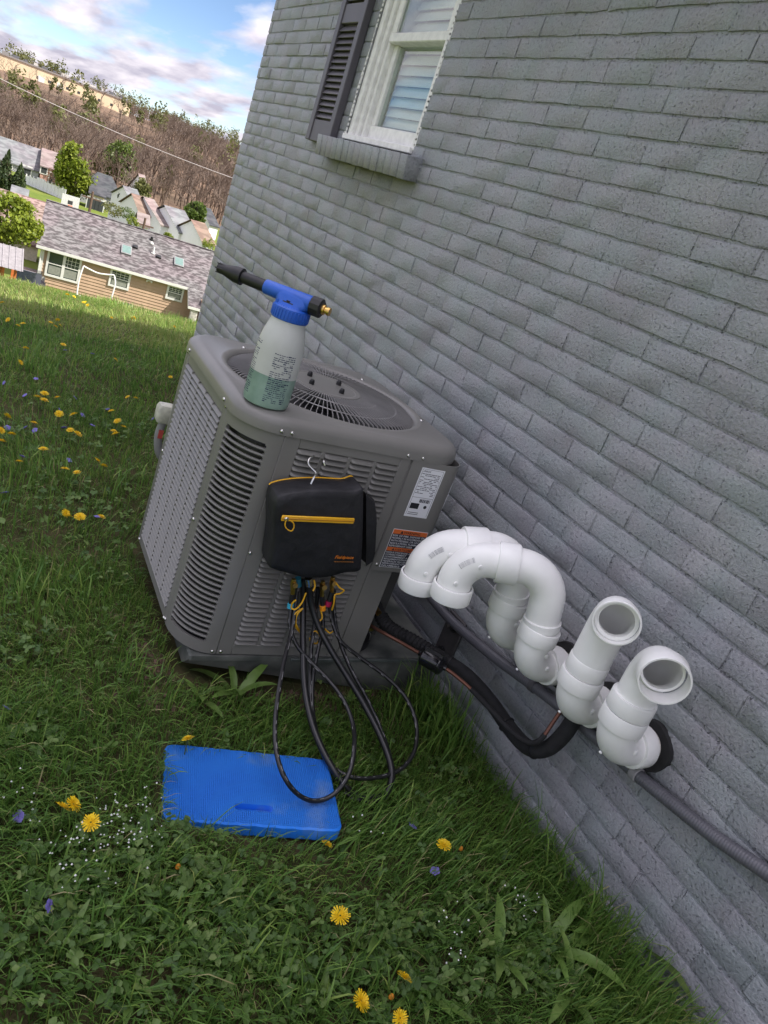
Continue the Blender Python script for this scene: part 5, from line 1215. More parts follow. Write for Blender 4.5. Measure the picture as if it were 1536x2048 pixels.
# ------------------------------------------------------------------ background: tan ranch house below the slope
def hpt(px_, py_, Y): return onY(px_, py_, Y)
M_trim = pm('white_trim', (.62, .62, .59), .5, var=.03); M_pane = glass_mat('house_glass', (.35, .40, .40), .03, .25); M_dark = pm('dark_interior', (.03, .035, .035), .8)
def shingle(name, c_a, c_b, s=7.0):
    mt = bpy.data.materials.new(name); mt.use_nodes = True; t = mt.node_tree; b = t.nodes['Principled BSDF']; b.inputs['Roughness'].default_value = .92; b.inputs['Specular IOR Level'].default_value = .2
    tc = N(t, 'ShaderNodeTexCoord'); mp_ = N(t, 'ShaderNodeMapping'); mp_.inputs['Scale'].default_value = (.55, 1, 1); t.links.new(tc.outputs['Object'], mp_.inputs[0])
    n1 = N(t, 'ShaderNodeTexNoise'); n1.inputs['Scale'].default_value = s; n1.inputs['Detail'].default_value = 3; t.links.new(mp_.outputs[0], n1.inputs['Vector'])
    r = N(t, 'ShaderNodeValToRGB'); r.color_ramp.elements[0].position = .42; r.color_ramp.elements[1].position = .60; r.color_ramp.elements[0].color = (*c_a, 1); r.color_ramp.elements[1].color = (*c_b, 1); t.links.new(n1.outputs[0], r.inputs[0])
    n2 = N(t, 'ShaderNodeTexNoise'); n2.inputs['Scale'].default_value = .5; t.links.new(tc.outputs['Object'], n2.inputs['Vector'])
    mm = N(t, 'ShaderNodeMix', data_type='RGBA', blend_type='MULTIPLY'); mm.inputs['Factor'].default_value = .6
    r2 = N(t, 'ShaderNodeValToRGB'); r2.color_ramp.elements[0].position = .4; r2.color_ramp.elements[1].position = .6; r2.color_ramp.elements[0].color = (.92, 1.0, .94, 1); r2.color_ramp.elements[1].color = (1, .92, .93, 1); t.links.new(n2.outputs[0], r2.inputs[0])
    t.links.new(r.outputs[0], mm.inputs['A']); t.links.new(r2.outputs[0], mm.inputs['B']); t.links.new(mm.outputs['Result'], b.inputs['Base Color']); return mt
HA = rad(-7.0); hu = np.array([math.cos(HA), math.sin(HA), 0]); hv = np.array([-math.sin(HA), math.cos(HA), 0])
E0 = onY(73, 489, 50.0)                    # left end of the front eave
zE = E0[2]; zB = zE - 2.62
th = thing('ranch_house', 'tan sided single storey house with mottled grey shingle roof below the slope', 'house', (E0[0], E0[1], 0), (0, 0, HA))
def hl(P): d_ = np.asarray(P) - [E0[0], E0[1], 0]; return np.array([np.dot(d_, hu), np.dot(d_, hv), P[2]])
OH = .28                                    # eave overhang
def hwall(px_, py_, v=OH): return hl(onP(px_, py_, E0 + hv * v, hv))
LW = 14.0; DEP = 9.0; RISE = 2.05
M_sid = pm('tan_siding', (.40, .275, .185), .7, var=.06, vs=3)
m_ = MB(); m_.box((.35 + LW / 2, OH + DEP / 2 + .03, (zB - 1 + zE - .05) / 2), (LW - .1, DEP, zE - .05 - zB + 1)); tw = m_.build('wall', M_sid, th, False)
cl = MB(); cl.loft([[(0, 0, .0), (0, -.035, .006), (0, -.004, .19), (0, 0, .19)], [(LW - .1, 0, .0), (LW - .1, -.035, .006), (LW - .1, -.004, .19), (LW - .1, 0, .19)]]); clm = cl.mesh('siding_board', False); clm.materials.append(M_sid)
z = zB - .2
while z < zE - .22: place('siding_board', clm, tw, (.40, OH + .028, z)); z += .19
m_ = MB(); m_.box((.41, OH - .01, (zB + zE) / 2 - .3), (.12, .05, zE - zB + .5)); m_.build('corner_board', M_trim, tw, False)
M_sh = shingle('mottled_shingle', (.066, .058, .060), (.175, .160, .164), 5.2)
HD = DEP / 2 + OH; rf = MB()
rf.add([(0, 0, zE), (LW + .7, 0, zE), (LW + .7, HD, zE + RISE), (0, HD, zE + RISE), (LW + .7, 2 * HD, zE), (0, 2 * HD, zE), (0, 0, zE - .14), (LW + .7, 0, zE - .14), (0, 2 * HD, zE - .14), (LW + .7, 2 * HD, zE - .14), (0, HD, zE + RISE - .14), (LW + .7, HD, zE + RISE - .14)],
       [[0, 1, 2, 3], [3, 2, 4, 5], [6, 7, 1, 0], [0, 3, 10, 6], [3, 5, 8, 10], [1, 7, 11, 2], [2, 11, 9, 4], [5, 4, 9, 8]])
ro_ = rf.build('roof', M_sh, th, False)
m_ = MB(); m_.box((LW / 2 + .35, -.012, zE - .08), (LW + .7, .03, .16)); m_.box((LW / 2 + .35, OH / 2, zE - .15), (LW + .6, OH, .02)); m_.build('fascia', M_trim, ro_, False)
m_ = MB(); m_.box((LW / 2 + .35, HD, zE + RISE + .012), (LW + .7, .24, .03)); m_.build('ridge_cap', M_sh, ro_, False)
sl_n = np.array([0, -RISE / math.hypot(HD, RISE), HD / math.hypot(HD, RISE)]); sl_t = np.array([0, HD, RISE]) / math.hypot(HD, RISE)
wn = hu * sl_n[0] + hv * sl_n[1] + np.array([0, 0, sl_n[2]])
def hroof(px_, py_): return hl(onP(px_, py_, E0, wn))
RM = Matrix(((1, 0, 0), (0, sl_t[1], sl_n[1]), (0, sl_t[2], sl_n[2])))
for (x, y, w_) in ((252.5, 502, 1), (357.5, 526, 1)):
    q = hroof(x, y); m_ = MB(); m_.box(q + sl_n * .05, (.62, .95, .14), .01, M=RM); s1 = m_.build('skylight', pm('skylight_frame', (.22, .22, .22), .5), ro_); m_ = MB(); m_.box(q + sl_n * .125, (.50, .80, .012), 0, M=RM); m_.build('pane', pm('skylight_pane', (.12, .19, .17), .35), s1)
for (x, y, h1, c_) in ((306, 507, .42, M_trim), (303, 480, .2, M_blk), (303, 487, .12, M_trim)):
    q = hroof(x, y); m_ = MB(); m_.cyl(q - [0, 0, .1], q + [0, 0, h1], .06 if h1 > .3 else .09, n=10); m_.cyl(q - [0, 0, .02], q + [0, 0, .05], .14, n=10); m_.build('roof_vent', c_, ro_)
for (x, y) in ((270, 495), (317, 515)): q = hroof(x, y); m_ = MB(); m_.box(q + sl_n * .06, (.32, .26, .14), .02, M=RM); m_.build('box_vent', M_blk, ro_)
def hwin(pts, sashes, name='window'):
    P = np.array([hwall(*p) for p in pts]); u0, u1 = P[:, 0].min(), P[:, 0].max(); z0, z1 = P[:, 2].min(), P[:, 2].max()
    m_ = MB(); w_ = bpy.data.objects.new(name, None); C.objects.link(w_); w_.parent = th; f_ = MB(); y0 = OH - .03; fw = .12
    for (a, b_, c_, d_) in ((u0, u1, z1 - fw, z1), (u0, u1, z0, z0 + fw), (u0, u0 + fw, z0 + fw, z1 - fw), (u1 - fw, u1, z0 + fw, z1 - fw)): f_.box(((a + b_) / 2, y0, (c_ + d_) / 2), (b_ - a, .07, d_ - c_))
    f_.build('frame', M_trim, w_, False)
    n_ = sashes; cw = (u1 - u0 - 2 * fw) / n_
    for k in range(n_):
        a = u0 + fw + k * cw; b_ = a + cw
        if k: m1 = MB(); m1.box((a, y0, (z0 + z1) / 2), (.16, .06, z1 - z0 - 2 * fw)); m1.build('mullion', M_trim, w_, False)
        m1 = MB(); m1.box(((a + b_) / 2, y0 + .01, (z0 + z1) / 2), (cw, .012, z1 - z0 - 2 * fw)); m1.build('pane', pm('window_dark', (.035, .05, .05), .08, var=.3, vs=1.2, spec=.6), w_, False)
        m1 = MB(); m1.box(((a + b_) / 2, y0 - .01, (z0 + z1) / 2), (cw, .03, .045)); m1.build('meeting_rail', M_trim, w_, False)
        zt = (z0 + z1) / 2; m1 = MB(); m1.box(((a + b_) / 2, y0 + .001, zt - (zt - z0 - fw) * .55), (cw - .1, .008, (zt - z0 - fw) * .72)); m1.build('blind', pm('blind_grey', (.22, .23, .20), .6), w_, False)
        if k == n_ - 1:
            for j in range(1, 4): m1 = MB(); m1.box((a + cw * j / 4, y0 - .001, (zt + z1 - fw) / 2), (.02, .01, z1 - fw - zt)); m1.build('muntin', M_trim, w_, False)
            for j in (1, 2): m1 = MB(); m1.box(((a + b_) / 2, y0 - .0012, zt + (z1 - fw - zt) * j / 3), (cw, .0095, .02)); m1.build('muntin', M_trim, w_, False)
C3 = lambda x, y: (x / 3.339, 340 + y / 3.339)
hwin([C3(322, 536), C3(552, 592), C3(296, 700), C3(512, 752)], 2); hwin([C3(742, 652), C3(880, 690), C3(722, 770), C3(856, 806)], 1); hwin([C3(1122, 762), C3(1234, 790), C3(1102, 855), C3(1212, 884)], 1)
q = hwall(*C3(998, 738), OH - .05)
m_ = MB(); m_.box(q, (.12, .06, .1), .01); 
for s_ in (-1, 1): m_.cyl(q + [s_ * .06, -.03, 0], q + [s_ * .16, -.12, -.05], .05, .07, n=10)
m_.build('floodlight', M_trim, th)
m_ = MB(); m_.cyl((.30, OH - .05, zE - .1), (.30, OH - .05, zB - .3), .045, n=8); m_.build('downspout', M_trim, th)
# projecting porch at the right
pu = hwall(*C3(1250, 800))[0]
m_ = MB(); m_.box((pu + 2.6, -.7, (zB - 1 + zE - .35) / 2), (3.6, 1.6, zE - .35 - zB + 1)); pw_ = m_.build('porch_wall', pm('porch_siding', (.30, .20, .14), .7), th, False)
m_ = MB(); m_.add([(pu, .25, zE + .12), (pu, -1.7, zE - .78), (pu + 5.2, -1.7, zE - .78), (pu + 5.2, .25, zE + .12), (pu, .25, zE - .05), (pu, -1.7, zE - .95), (pu + 5.2, -1.7, zE - .95), (pu + 5.2, .25, zE - .05)], [[0, 1, 2, 3], [4, 7, 6, 5], [0, 4, 5, 1], [1, 5, 6, 2], [2, 6, 7, 3]]); m_.build('porch_roof', M_sh, th, False)
m_ = MB(); m_.box((pu + .02, -.72, zE - .42), (.06, 2.1, .13), M=Matrix.Rotation(rad(24.8), 3, 'X')); m_.box((pu + 2.6, -1.71, zE - .87), (5.2, .04, .15)); m_.build('porch_trim', M_trim, th, False)
m_ = MB(); m_.box((pu + .45, -1.45, (zB - 1 + zE - .9) / 2), (.42, .42, zE - .9 - zB + 1), .03); m_.build('porch_column', pm('stone_column', (.42, .40, .36), .9, var=.3, vs=8), th)
# soil bed before the house
bed = MB(); pts = []
for u_ in np.linspace(-.6, LW, 30):
    for vv_ in (-.95, OH + .02): p = np.array([E0[0], E0[1], 0]) + hu * u_ + hv * vv_; pts.append((p[0], p[1], zB + .02 if vv_ > 0 else zB - .16))
bed.add(pts, [[2 * i, 2 * i + 2, 2 * i + 3, 2 * i + 1] for i in range(29)]); tag(bed.build('soil_bed', pm('bed_soil', (.26, .155, .11), .95, var=.25, vs=4), None, False), kind='structure')
# small condenser by the tan wall
q = hwall(256, 610, -.45); P = np.array([E0[0], E0[1], 0]) + hu * q[0] + hv * (-.45)
s_ac = thing('small_condenser', 'small grey condenser standing against the tan house wall', 'air conditioner', (P[0], P[1], zB - .12), (0, 0, HA))
m_ = MB(); m_.box((0, 0, .42), (.62, .62, .78), .03); cb_ = m_.build('cabinet', pm('cond_grey', (.36, .36, .34), .5), s_ac)
for k in range(8): m_ = MB(); m_.box((0, -.312, .12 + k * .075), (.54, .012, .028)); m_.build('louver', M_dark, cb_, False)
m_ = MB(); m_.lathe([(.27, .81), (.26, .84), (.05, .85)], 16); m_.build('fan_grille', M_dark, s_ac)
# white tube frame (backyard net frame) in front of the wall
fp_ = lambda x, y, v: np.array([E0[0], E0[1], 0]) + hu * hwall(x, y, v)[0] + hv * v + np.array([0, 0, hwall(x, y, v)[2]])
gf = thing('net_frame', 'sagging white tube frame standing in front of the tan house', 'frame')
A, B_, C_, D_ = fp_(167, 532, -1.6), fp_(228, 550, -1.6), fp_(154, 589, -2.0), fp_(219, 604, -2.0); E_ = fp_(188, 540, -1.6); 
m_ = MB(); m_.sweep(catmull([A, fp_(178, 538, -1.6), fp_(195, 546, -1.6), fp_(212, 549, -1.6), B_], 5), .045, 8); m_.build('top_bar', M_trim, gf)
for a, mid_, b_ in ((A, fp_(158, 560, -1.8), C_), (B_, fp_(230, 570, -1.8), D_)):
    m_ = MB(); m_.sweep(catmull([a, mid_, b_ - [0, 0, .25]], 6), .045, 8); m_.build('leg', M_trim, gf)
m_ = MB(); m_.sweep(catmull([C_, fp_(172, 597, -1.9), fp_(195, 602, -1.9), D_], 5), .04, 8); m_.build('ground_bar', M_trim, gf)
# ------------------------------------------------------------------ playhouse, parked car, shrubs at left
M_cedar = pm('orange_cedar', (.42, .135, .035), .6, var=.2, vs=3)
YS = 43.0; a_ = onY(-30, 486, YS); b_ = onY(44, 505, YS); zt = b_[2]
ps = thing('garden_playhouse', 'orange wooden playhouse with grey metal roof at left edge of lawn', 'playhouse', (b_[0], YS, 0))
gzs = float(gz(b_[0], YS))
for k in range(10): m_ = MB(); m_.box((-2.0, .0, zt - 1.0 - k * .19), (2.6, .06, .17), .02); m_.build('log_board', M_cedar, ps)
for k in range(10): m_ = MB(); m_.box((-.70, 1.0, zt - 1.0 - k * .19), (.06, 2.0, .17), .02); m_.build('log_board', M_cedar, ps)
for (x, y) in ((-.15, .1), (-.15, 1.9), (-.72, -.05)): m_ = MB(); m_.box((x, y, (zt - .8 + gzs) / 2 - .3), (.13, .13, zt - .8 - gzs + .6)); m_.build('post', M_cedar, ps, False)
m_ = MB(); m_.add([(-3.6, -.4, zt - .85), (.15, -.4, zt - .85), (.15, 1.0, zt), (-3.6, 1.0, zt), (.15, 2.4, zt - .85), (-3.6, 2.4, zt - .85)], [[0, 1, 2, 3], [3, 2, 4, 5]]); rm_ = m_.build('roof', pm('grey_metal_roof', (.24, .225, .23), .45, .3), ps, False)
for k in range(13): m_ = MB(); m_.box((-3.5 + k * .3, .3, zt - .405), (.03, 1.63, .04), M=Matrix.Rotation(math.atan2(.85, 1.4), 3, 'X')); m_.build('roof_rib', pm('metal_rib', (.29, .27, .28), .45, .3), rm_, False)
m_ = MB(); m_.box((-.45, .95, gzs + .35), (.9, 1.9, .08)); m_.build('deck', M_cedar, ps, False)
pc = onY(58, 556, 47.0); gcar = float(gz(pc[0], 47))
car = thing('parked_car', 'dark purple car partly hidden beside the tan house', 'car', (pc[0], 47.0, pc[2] - .95), (0, 0, rad(84)))
M_car = pm('dark_car_paint', (.018, .012, .022), .25, coat=.6)
m_ = MB(); m_.loft([[(x, y, z * s_ + .0) for x, z in ((-2, .35), (-2.05, .7), (-1.3, .85), (-.9, .92), (1.0, .95), (1.9, .85), (2.05, .6), (2.0, .35))] for y, s_ in ((-.8, .95), (-.7, 1), (.7, 1), (.8, .95))]); m_.build('body', M_car, car)
m_ = MB(); m_.loft([[(x, y, z) for x, z in ((-.8, .9), (-.35, 1.38), (.6, 1.38), (1.15, .93))] for y in (-.62, .62)]); m_.build('cabin', pm('car_glass', (.02, .025, .03), .1, coat=.5), car)
for x in (-1.25, 1.25):
    for y in (-.78, .78): m_ = MB(); m_.cyl((x, y - .09, .32), (x, y + .09, .32), .32, n=18); wq = m_.build('wheel', M_blk, car); m_ = MB(); m_.cyl((x, y - .1, .32), (x, y + .1, .32), .18, n=12); m_.build('rim', M_chr, wq)

# ------------------------------------------------------------------ trees and shrubs
def leaf_cloud(n, rx, ry, rz, size, seed, clumps=26, shell=.55, top=None):
    r = np.random.default_rng(seed); cd_ = r.normal(size=(clumps, 3)); cd_ /= np.linalg.norm(cd_, axis=1)[:, None]; cc = cd_ * (r.uniform(shell, .92, clumps))[:, None]
    k = r.integers(0, clumps, n); p = cc[k] + r.normal(0, .17, (n, 3)); ln_ = np.linalg.norm(p, axis=1); p /= np.maximum(1, ln_ / 1.05)[:, None]
    p = p * [rx, ry, rz]
    nrm = r.normal(size=(n, 3)); nrm /= np.linalg.norm(nrm, axis=1)[:, None]; t1 = np.cross(nrm, r.normal(size=(n, 3))); t1 /= np.linalg.norm(t1, axis=1)[:, None]; t2 = np.cross(nrm, t1)
    s_ = (size * r.uniform(.6, 1.4, n))[:, None]
    V = np.stack([p - t1 * s_, p + t2 * s_ * .6, p + t1 * s_, p - t2 * s_ * .6], 1).reshape(-1, 3); F = np.arange(n * 4).reshape(-1, 4); return V, F, np.repeat(np.clip(r.beta(2, 2, n) + r.normal(0, .1, clumps)[k], 0, 1), 4)
M_fol = {'lime': blade_mat('foliage_lime', [(0, (.085, .125, .012)), (.5, (.17, .22, .02)), (1, (.27, .31, .04))]), 'green': blade_mat('foliage_green', [(0, (.055, .09, .02)), (.5, (.10, .15, .03)), (1, (.17, .22, .05))]),
         'dark': blade_mat('foliage_dark', [(0, (.022, .042, .015)), (.5, (.042, .068, .022)), (1, (.075, .105, .03))]), 'olive': blade_mat('foliage_olive', [(0, (.075, .085, .025)), (.5, (.13, .14, .045)), (1, (.19, .19, .07))]),
         'red': blade_mat('foliage_red', [(0, (.25, .02, .03)), (.5, (.42, .04, .05)), (1, (.5, .10, .08))]), 'rust': blade_mat('foliage_rust', [(0, (.13, .075, .045)), (.5, (.2, .11, .07)), (1, (.26, .16, .09))])}
M_bark = pm('bark', (.11, .085, .065), .9, var=.3, vs=3)
def tree(px_, py0, py1, wpx, Y, col, label, name='tree', n=2600, seed=1, lean=True, shape='round', size=None, trunk=True, cat='tree', group=None):
    """px_ centre column, py0 crown top, py1 foot (photo pixels), wpx crown width in pixels"""
    T = onY(px_, py0, Y); B0 = onY(px_, py1, Y); Hh = T[2] - B0[2]; sc1 = np.dot(RC[2], T - CAM) / FPX; wr = wpx * sc1 / 2
    x0 = (T[0] + B0[0]) / 2; t_ = thing(name, label, cat, (x0, Y, B0[2]), group=group)
    ch = Hh * (.98 if shape != 'round' else .9); rz = ch / 2 * 1.02; size = size or max(.06, wr * .075)
    V, F, at = leaf_cloud(n, wr, wr, rz, size, seed)
    if shape == 'cone':
        f_ = np.clip((V[:, 2] / rz + 1) / 2, 0, 1); k = (1.15 - f_ * .95)[:, None]; V[:, :2] *= k
    V[:, 2] += Hh - rz
    o = place('crown', np_mesh('crown', V, F, M_fol[col], False, at), t_)
    if trunk:
        m_ = MB(); tr_ = max(.06, wr * .075); m_.sweep([(0, 0, -.8), (0, 0, Hh * .2), (.02 * Hh, 0, Hh * .55), (0, 0, Hh * .85)], [tr_ * 1.2, tr_, tr_ * .6, tr_ * .15], 8)
        r = random.Random(seed)
        for k in range(7): a = r.uniform(0, 6.28); z = Hh * r.uniform(.25, .6); m_.sweep([(0, 0, z), (math.cos(a) * wr * .35, math.sin(a) * wr * .35, z + Hh * .12), (math.cos(a) * wr * .7, math.sin(a) * wr * .7, z + Hh * .26)], [tr_ * .5, tr_ * .3, tr_ * .08], 6)
        m_.build('trunk', M_bark, t_)
    return t_
tree(10, 385, 500, 135, 46.5, 'lime', 'bright leafy tree in front of the brown roof at left edge', n=5200, seed=4, size=.11)
tree(12, 300, 392, 54, 80, 'dark', 'tall dark conifer at left edge behind the bright tree', 'conifer', 3600, 5, shape='cone', size=.16)
tree(38, 325, 394, 34, 78, 'dark', 'shorter dark conifer right of the tall one', 'conifer', 2600, 6, shape='cone', size=.15)
tree(152, 283, 402, 80, 108, 'lime', 'big rounded yellow green tree beyond the roof ridge', n=5200, seed=7, shape='oval', size=.22)
tree(240, 278, 372, 62, 150, 'green', 'light green airy tree at the foot of the wooded hill', n=2200, seed=8, size=.26)
tree(205, 300, 372, 40, 160, 'olive', 'dull olive tree between the two green trees', n=1000, seed=18, size=.28)
tree(248, 371, 402, 24, 96, 'dark', 'small dark green conifer beside the dark roofed house', 'conifer', 1500, 9, shape='cone', size=.14)
tree(284, 357, 402, 40, 118, 'olive', 'yellow green tree right of the dark roofed house', n=1800, seed=10, size=.2)
tree(391, 403, 456, 44, 104, 'green', 'rounded green tree among the white garages', n=2200, seed=11, size=.19)
for (px_, a, b_, w_, Y, c_, l_) in ((226, 405, 436, 44, 72, 'olive', 'clipped hedge left of the white garages, left end'), (252, 414, 440, 34, 72, 'green', 'clipped hedge left of the white garages, right end'), (265, 434, 458, 24, 68, 'lime', 'round lime shrub above the roof ridge'), (337, 464, 484, 20, 74, 'lime', 'lime shrub in front of the pale garage wall'), (416, 476, 508, 26, 72, 'lime', 'lime shrub beside the grey house corner'),
                               (17, 556, 574, 26, 42.5, 'red', 'red flowering shrub by the playhouse'), (72, 552, 580, 22, 48.6, 'red', 'red flowering shrub at the corner of the tan house'), (108, 335, 372, 28, 122, 'rust', 'reddish brown shrub beside the brick house'), (88, 338, 356, 20, 126, 'olive', 'olive shrub in front of the brick house')):
    tree(px_, a, b_, w_, Y, c_, l_, 'shrub', 700, int(px_), size=None, trunk=False, cat='shrub')
# ------------------------------------------------------------------ other houses
def gable(pxL, pyL, pxR, pyR, Y, hw, dep, rise, wallc, roofc, label, name='garage', rotd=-7, wins=(), extra=None, hip=False, grp=None, cat='garage'):
    """front eave from pixel L to R at depth Y; hw wall height; ridge parallel to the eave"""
    L = onY(pxL, pyL, Y); a = rad(rotd); u1 = np.array([math.cos(a), math.sin(a), 0]); n1 = np.array([-math.sin(a), math.cos(a), 0])
    Rr = onP(pxR, pyR, L, n1); wd = np.dot(Rr - L, u1); zE_ = L[2]; t_ = thing(name, label, cat, (L[0], L[1], 0), (0, 0, a), grp)
    zb = zE_ - hw; m_ = MB(); o_ = .2
    m_.loft([[(x, y, z) for y, z in ((o_, zb - 1), (o_, zE_ - .02), (dep / 2, zE_ + rise * .93), (dep - o_, zE_ - .02), (dep - o_, zb - 1))] if not hip else [(x, y, z) for y, z in ((o_, zb - 1), (o_, zE_ - .02), (dep - o_, zE_ - .02), (dep - o_, zb - 1))] for x in (o_, wd - o_)]); m_.build('wall', wallc, t_, False)
    m_ = MB(); i_ = min(dep / 2 * .9, wd * .33) if hip else 0
    m_.add([(0, 0, zE_), (wd, 0, zE_), (wd - i_, dep / 2, zE_ + rise), (i_, dep / 2, zE_ + rise), (wd, dep, zE_), (0, dep, zE_)] + [(0, 0, zE_ - .15), (wd, 0, zE_ - .15), (wd, dep, zE_ - .15), (0, dep, zE_ - .15)], [[0, 1, 2, 3], [3, 2, 4, 5], [0, 3, 5], [1, 4, 2], [6, 7, 1, 0], [7, 8, 4, 1], [9, 6, 0, 5]] if hip else [[0, 1, 2, 3], [3, 2, 4, 5], [6, 7, 1, 0]])
    m_.build('roof', roofc, t_, False)
    for k, (fx, fz, ww, wh) in enumerate(wins):
        f_ = MB(); f_.box((fx * wd, o_ - .03, zb + fz), (ww, .08, wh)); fo = f_.build('window', M_trim, t_, False); f_ = MB(); f_.box((fx * wd, o_ - .075, zb + fz), (ww * .72, .02, wh * .78)); f_.build('pane', M_dark, fo, False)
    return t_
Mw = pm('white_siding', (.74, .74, .74), .6, var=.03); Mg = pm('grey_siding', (.33, .34, .36), .7); Mb = pm('blue_grey_siding', (.36, .40, .46), .7); Mbr = pm('pink_brick', (.42, .24, .19), .85, var=.2, vs=3)
Rg = shingle('grey_roof', (.13, .13, .14), (.19, .19, .20), 2); Rb = shingle('brown_roof', (.15, .105, .085), (.22, .155, .125), 2); Rp = shingle('pink_brown_roof', (.17, .135, .13), (.235, .19, .185), 2); Rd = shingle('charcoal_roof', (.045, .048, .055), (.075, .078, .085), 2); Rbr = shingle('mottled_brown_roof', (.12, .08, .07), (.27, .20, .18), 5)
gable(-60, 455, 84, 492, 58, 2.6, 9, 2.4, pm('cream_siding', (.55, .5, .42), .7), Rbr, 'house with mottled brown roof behind the bright tree', 'brown_roof_house', -5, cat='house')
gable(18, 393, 55, 404, 66, 2.0, 3.5, .7, Mg, Rg, 'low grey shed between the conifers and brown roof', 'shed', -5, [(.4, 1.2, .6, .7), (.75, 1.2, .6, .7)], cat='shed')
gable(-45, 304, 82, 340, 124, 4.7, 8, 2.6, Mg, Rg, 'two storey grey house with white windows at far left', 'grey_house', -3, [(.72, 4.2, 1.0, 1.5), (.80, 4.2, 1.0, 1.5), (.50, 4.3, .9, 1.0), (.62, 1.5, 1.0, 1.7), (.76, 1.5, 1.2, 1.7), (.90, 1.5, 1.0, 1.7)], cat='house')
gable(80, 330, 126, 344, 123, 3.9, 8, 2.0, Mbr, Rp, 'pink brick house attached beside the grey two storey house', 'brick_row_house', -3, [(.2, 3.4, 1.0, 1.1), (.62, 2.6, 1.2, 1.9), (.25, 1.3, 1.1, 1.5)], cat='house')
gable(160, 376, 246, 405, 110, 3.0, 7, 2.3, Mg, Rd, 'house with charcoal hipped roof beyond the ridge', 'charcoal_roof_house', -7, [(.38, 2.2, .8, .7), (.55, 2.2, .8, .7), (.74, 2.2, .8, .7), (.88, 2.0, .9, .9)], hip=True, cat='house')
gable(177, 384, 213, 392, 105, 2.4, 3.2, .9, pm('cream_wall', (.58, .48, .34), .7), Rd, 'cream sunroom addition with tall windows', 'sunroom', -7, [(.15, 1.2, .7, 1.6), (.36, 1.2, .7, 1.6), (.57, 1.2, .7, 1.6), (.8, 1.1, .8, 1.8)], cat='sunroom')
GG = 'white garages in a row behind the tan house'
def endgable(px_, py_, wpx, Y, hw, ln_, rise, wallc, roofc, label, rotd, wins=(), name='garage', grp=GG, cat='garage'):
    """gable end faces the camera; px_,py_ = left eave corner of that end, wpx its width"""
    L = onY(px_, py_, Y); k = np.dot(RC[2], L - CAM) / FPX; wd = wpx * k; t_ = thing(name, label, cat, (L[0], L[1], 0), (0, 0, rad(rotd)), grp); zE_ = L[2]; zb = zE_ - hw
    m_ = MB(); m_.loft([[(x, y, z) for x, z in ((0, zb - 1), (0, zE_), (wd / 2, zE_ + rise), (wd, zE_), (wd, zb - 1))] for y in (0, ln_)]); m_.build('wall', wallc, t_, False)
    m_ = MB(); e = .18; f_ = e * rise / (wd / 2)
    m_.loft([[(x, y, z) for x, z in ((-e, zE_ - f_ + .03), (wd / 2, zE_ + rise + .03), (wd + e, zE_ - f_ + .03), (wd + e, zE_ - f_ + .13), (wd / 2, zE_ + rise + .14), (-e, zE_ - f_ + .13))] for y in (-.2, ln_ + .2)]); m_.build('roof', roofc, t_, False)
    for fx, fz, ww, wh in wins: f_ = MB(); f_.box((fx * wd, -.02, zb + fz), (ww, .06, wh)); f_.build('window', M_dark, t_, False)
    return t_
# left walls in shade, roofs sloping left; long side seen from above
gable(262, 408, 294, 404, 92, 2.8, 6, 1.4, Mw, Rg, 'white garage with grey roof, furthest left of the garages', 'garage', 14, [(.2, 1.9, .8, .9)], grp=GG)
gable(278, 427, 313, 424, 86, 2.4, 5.5, 1.5, Mw, Rb, 'white garage with small brown roof, second of the garages', 'garage', 14, [], grp=GG)
gable(274, 447, 300, 458, 80, 1.8, 4.0, .9, Mw, Rp, 'low open carport with pinkish roof in front of the garages', 'carport', -5, [(.4, .7, 2.0, 1.0)], cat='carport')
gable(321, 449, 345, 447, 84, 3.0, 9, 1.8, Mw, Rp, 'long white garage with pinkish brown roof and two windows', 'garage', 18, [(.4, 1.8, .5, .6), (.7, 1.8, .5, .6)], grp=GG)
gable(357, 464, 403, 457, 82, 3.2, 8, 1.8, Mw, Rg, 'white garage with grey roof in the middle of the row', 'garage', 16, [], grp=GG)
gable(404, 484, 436, 479, 78, 2.6, 6, 1.5, Mw, Rb, 'pale garage with tan brown roof nearest the grey house corner', 'garage', 16, [], grp=GG)
gable(419, 449, 444, 441, 112, 4.0, 7, 1.8, Mw, Rd, 'white house with dark roof furthest right by the house corner', 'white_house', 16, [(.2, 2.2, .9, 1.4)], cat='house')
gable(288, 395, 303, 392, 130, 4.5, 6, 3.0, Mw, Rp, 'narrow white gabled house behind the yellow green tree', 'white_house', 20, cat='house')
# white fence
fe = thing('white_fence', 'long white board fence on the lawn before the grey house', 'fence')
fa, fb = onY(53, 351, 112), onY(133, 379, 106); nP = 11
for k in range(nP):
    a = fa + (fb - fa) * k / nP; b_ = fa + (fb - fa) * (k + 1) / nP; c_ = (a + b_) / 2; L = np.linalg.norm((b_ - a)[:2]); zt = c_[2] + (.25 if k in (3, 4) else 0)
    m_ = MB(); m_.box((c_[0], c_[1], zt - 1.0), (L - .08, .05, 2.0), M=Matrix.Rotation(math.atan2(b_[1] - a[1], b_[0] - a[0]), 3, 'Z')); m_.build('fence_panel', Mw, fe, False)
    m_ = MB(); m_.box((a[0], a[1], a[2] - .9), (.13, .13, 2.2)); m_.build('post', Mw, fe, False)
fe2 = thing('white_fence', 'low white fence behind the playhouse', 'fence'); fa, fb = onY(5, 487, 62), onY(76, 502, 60)
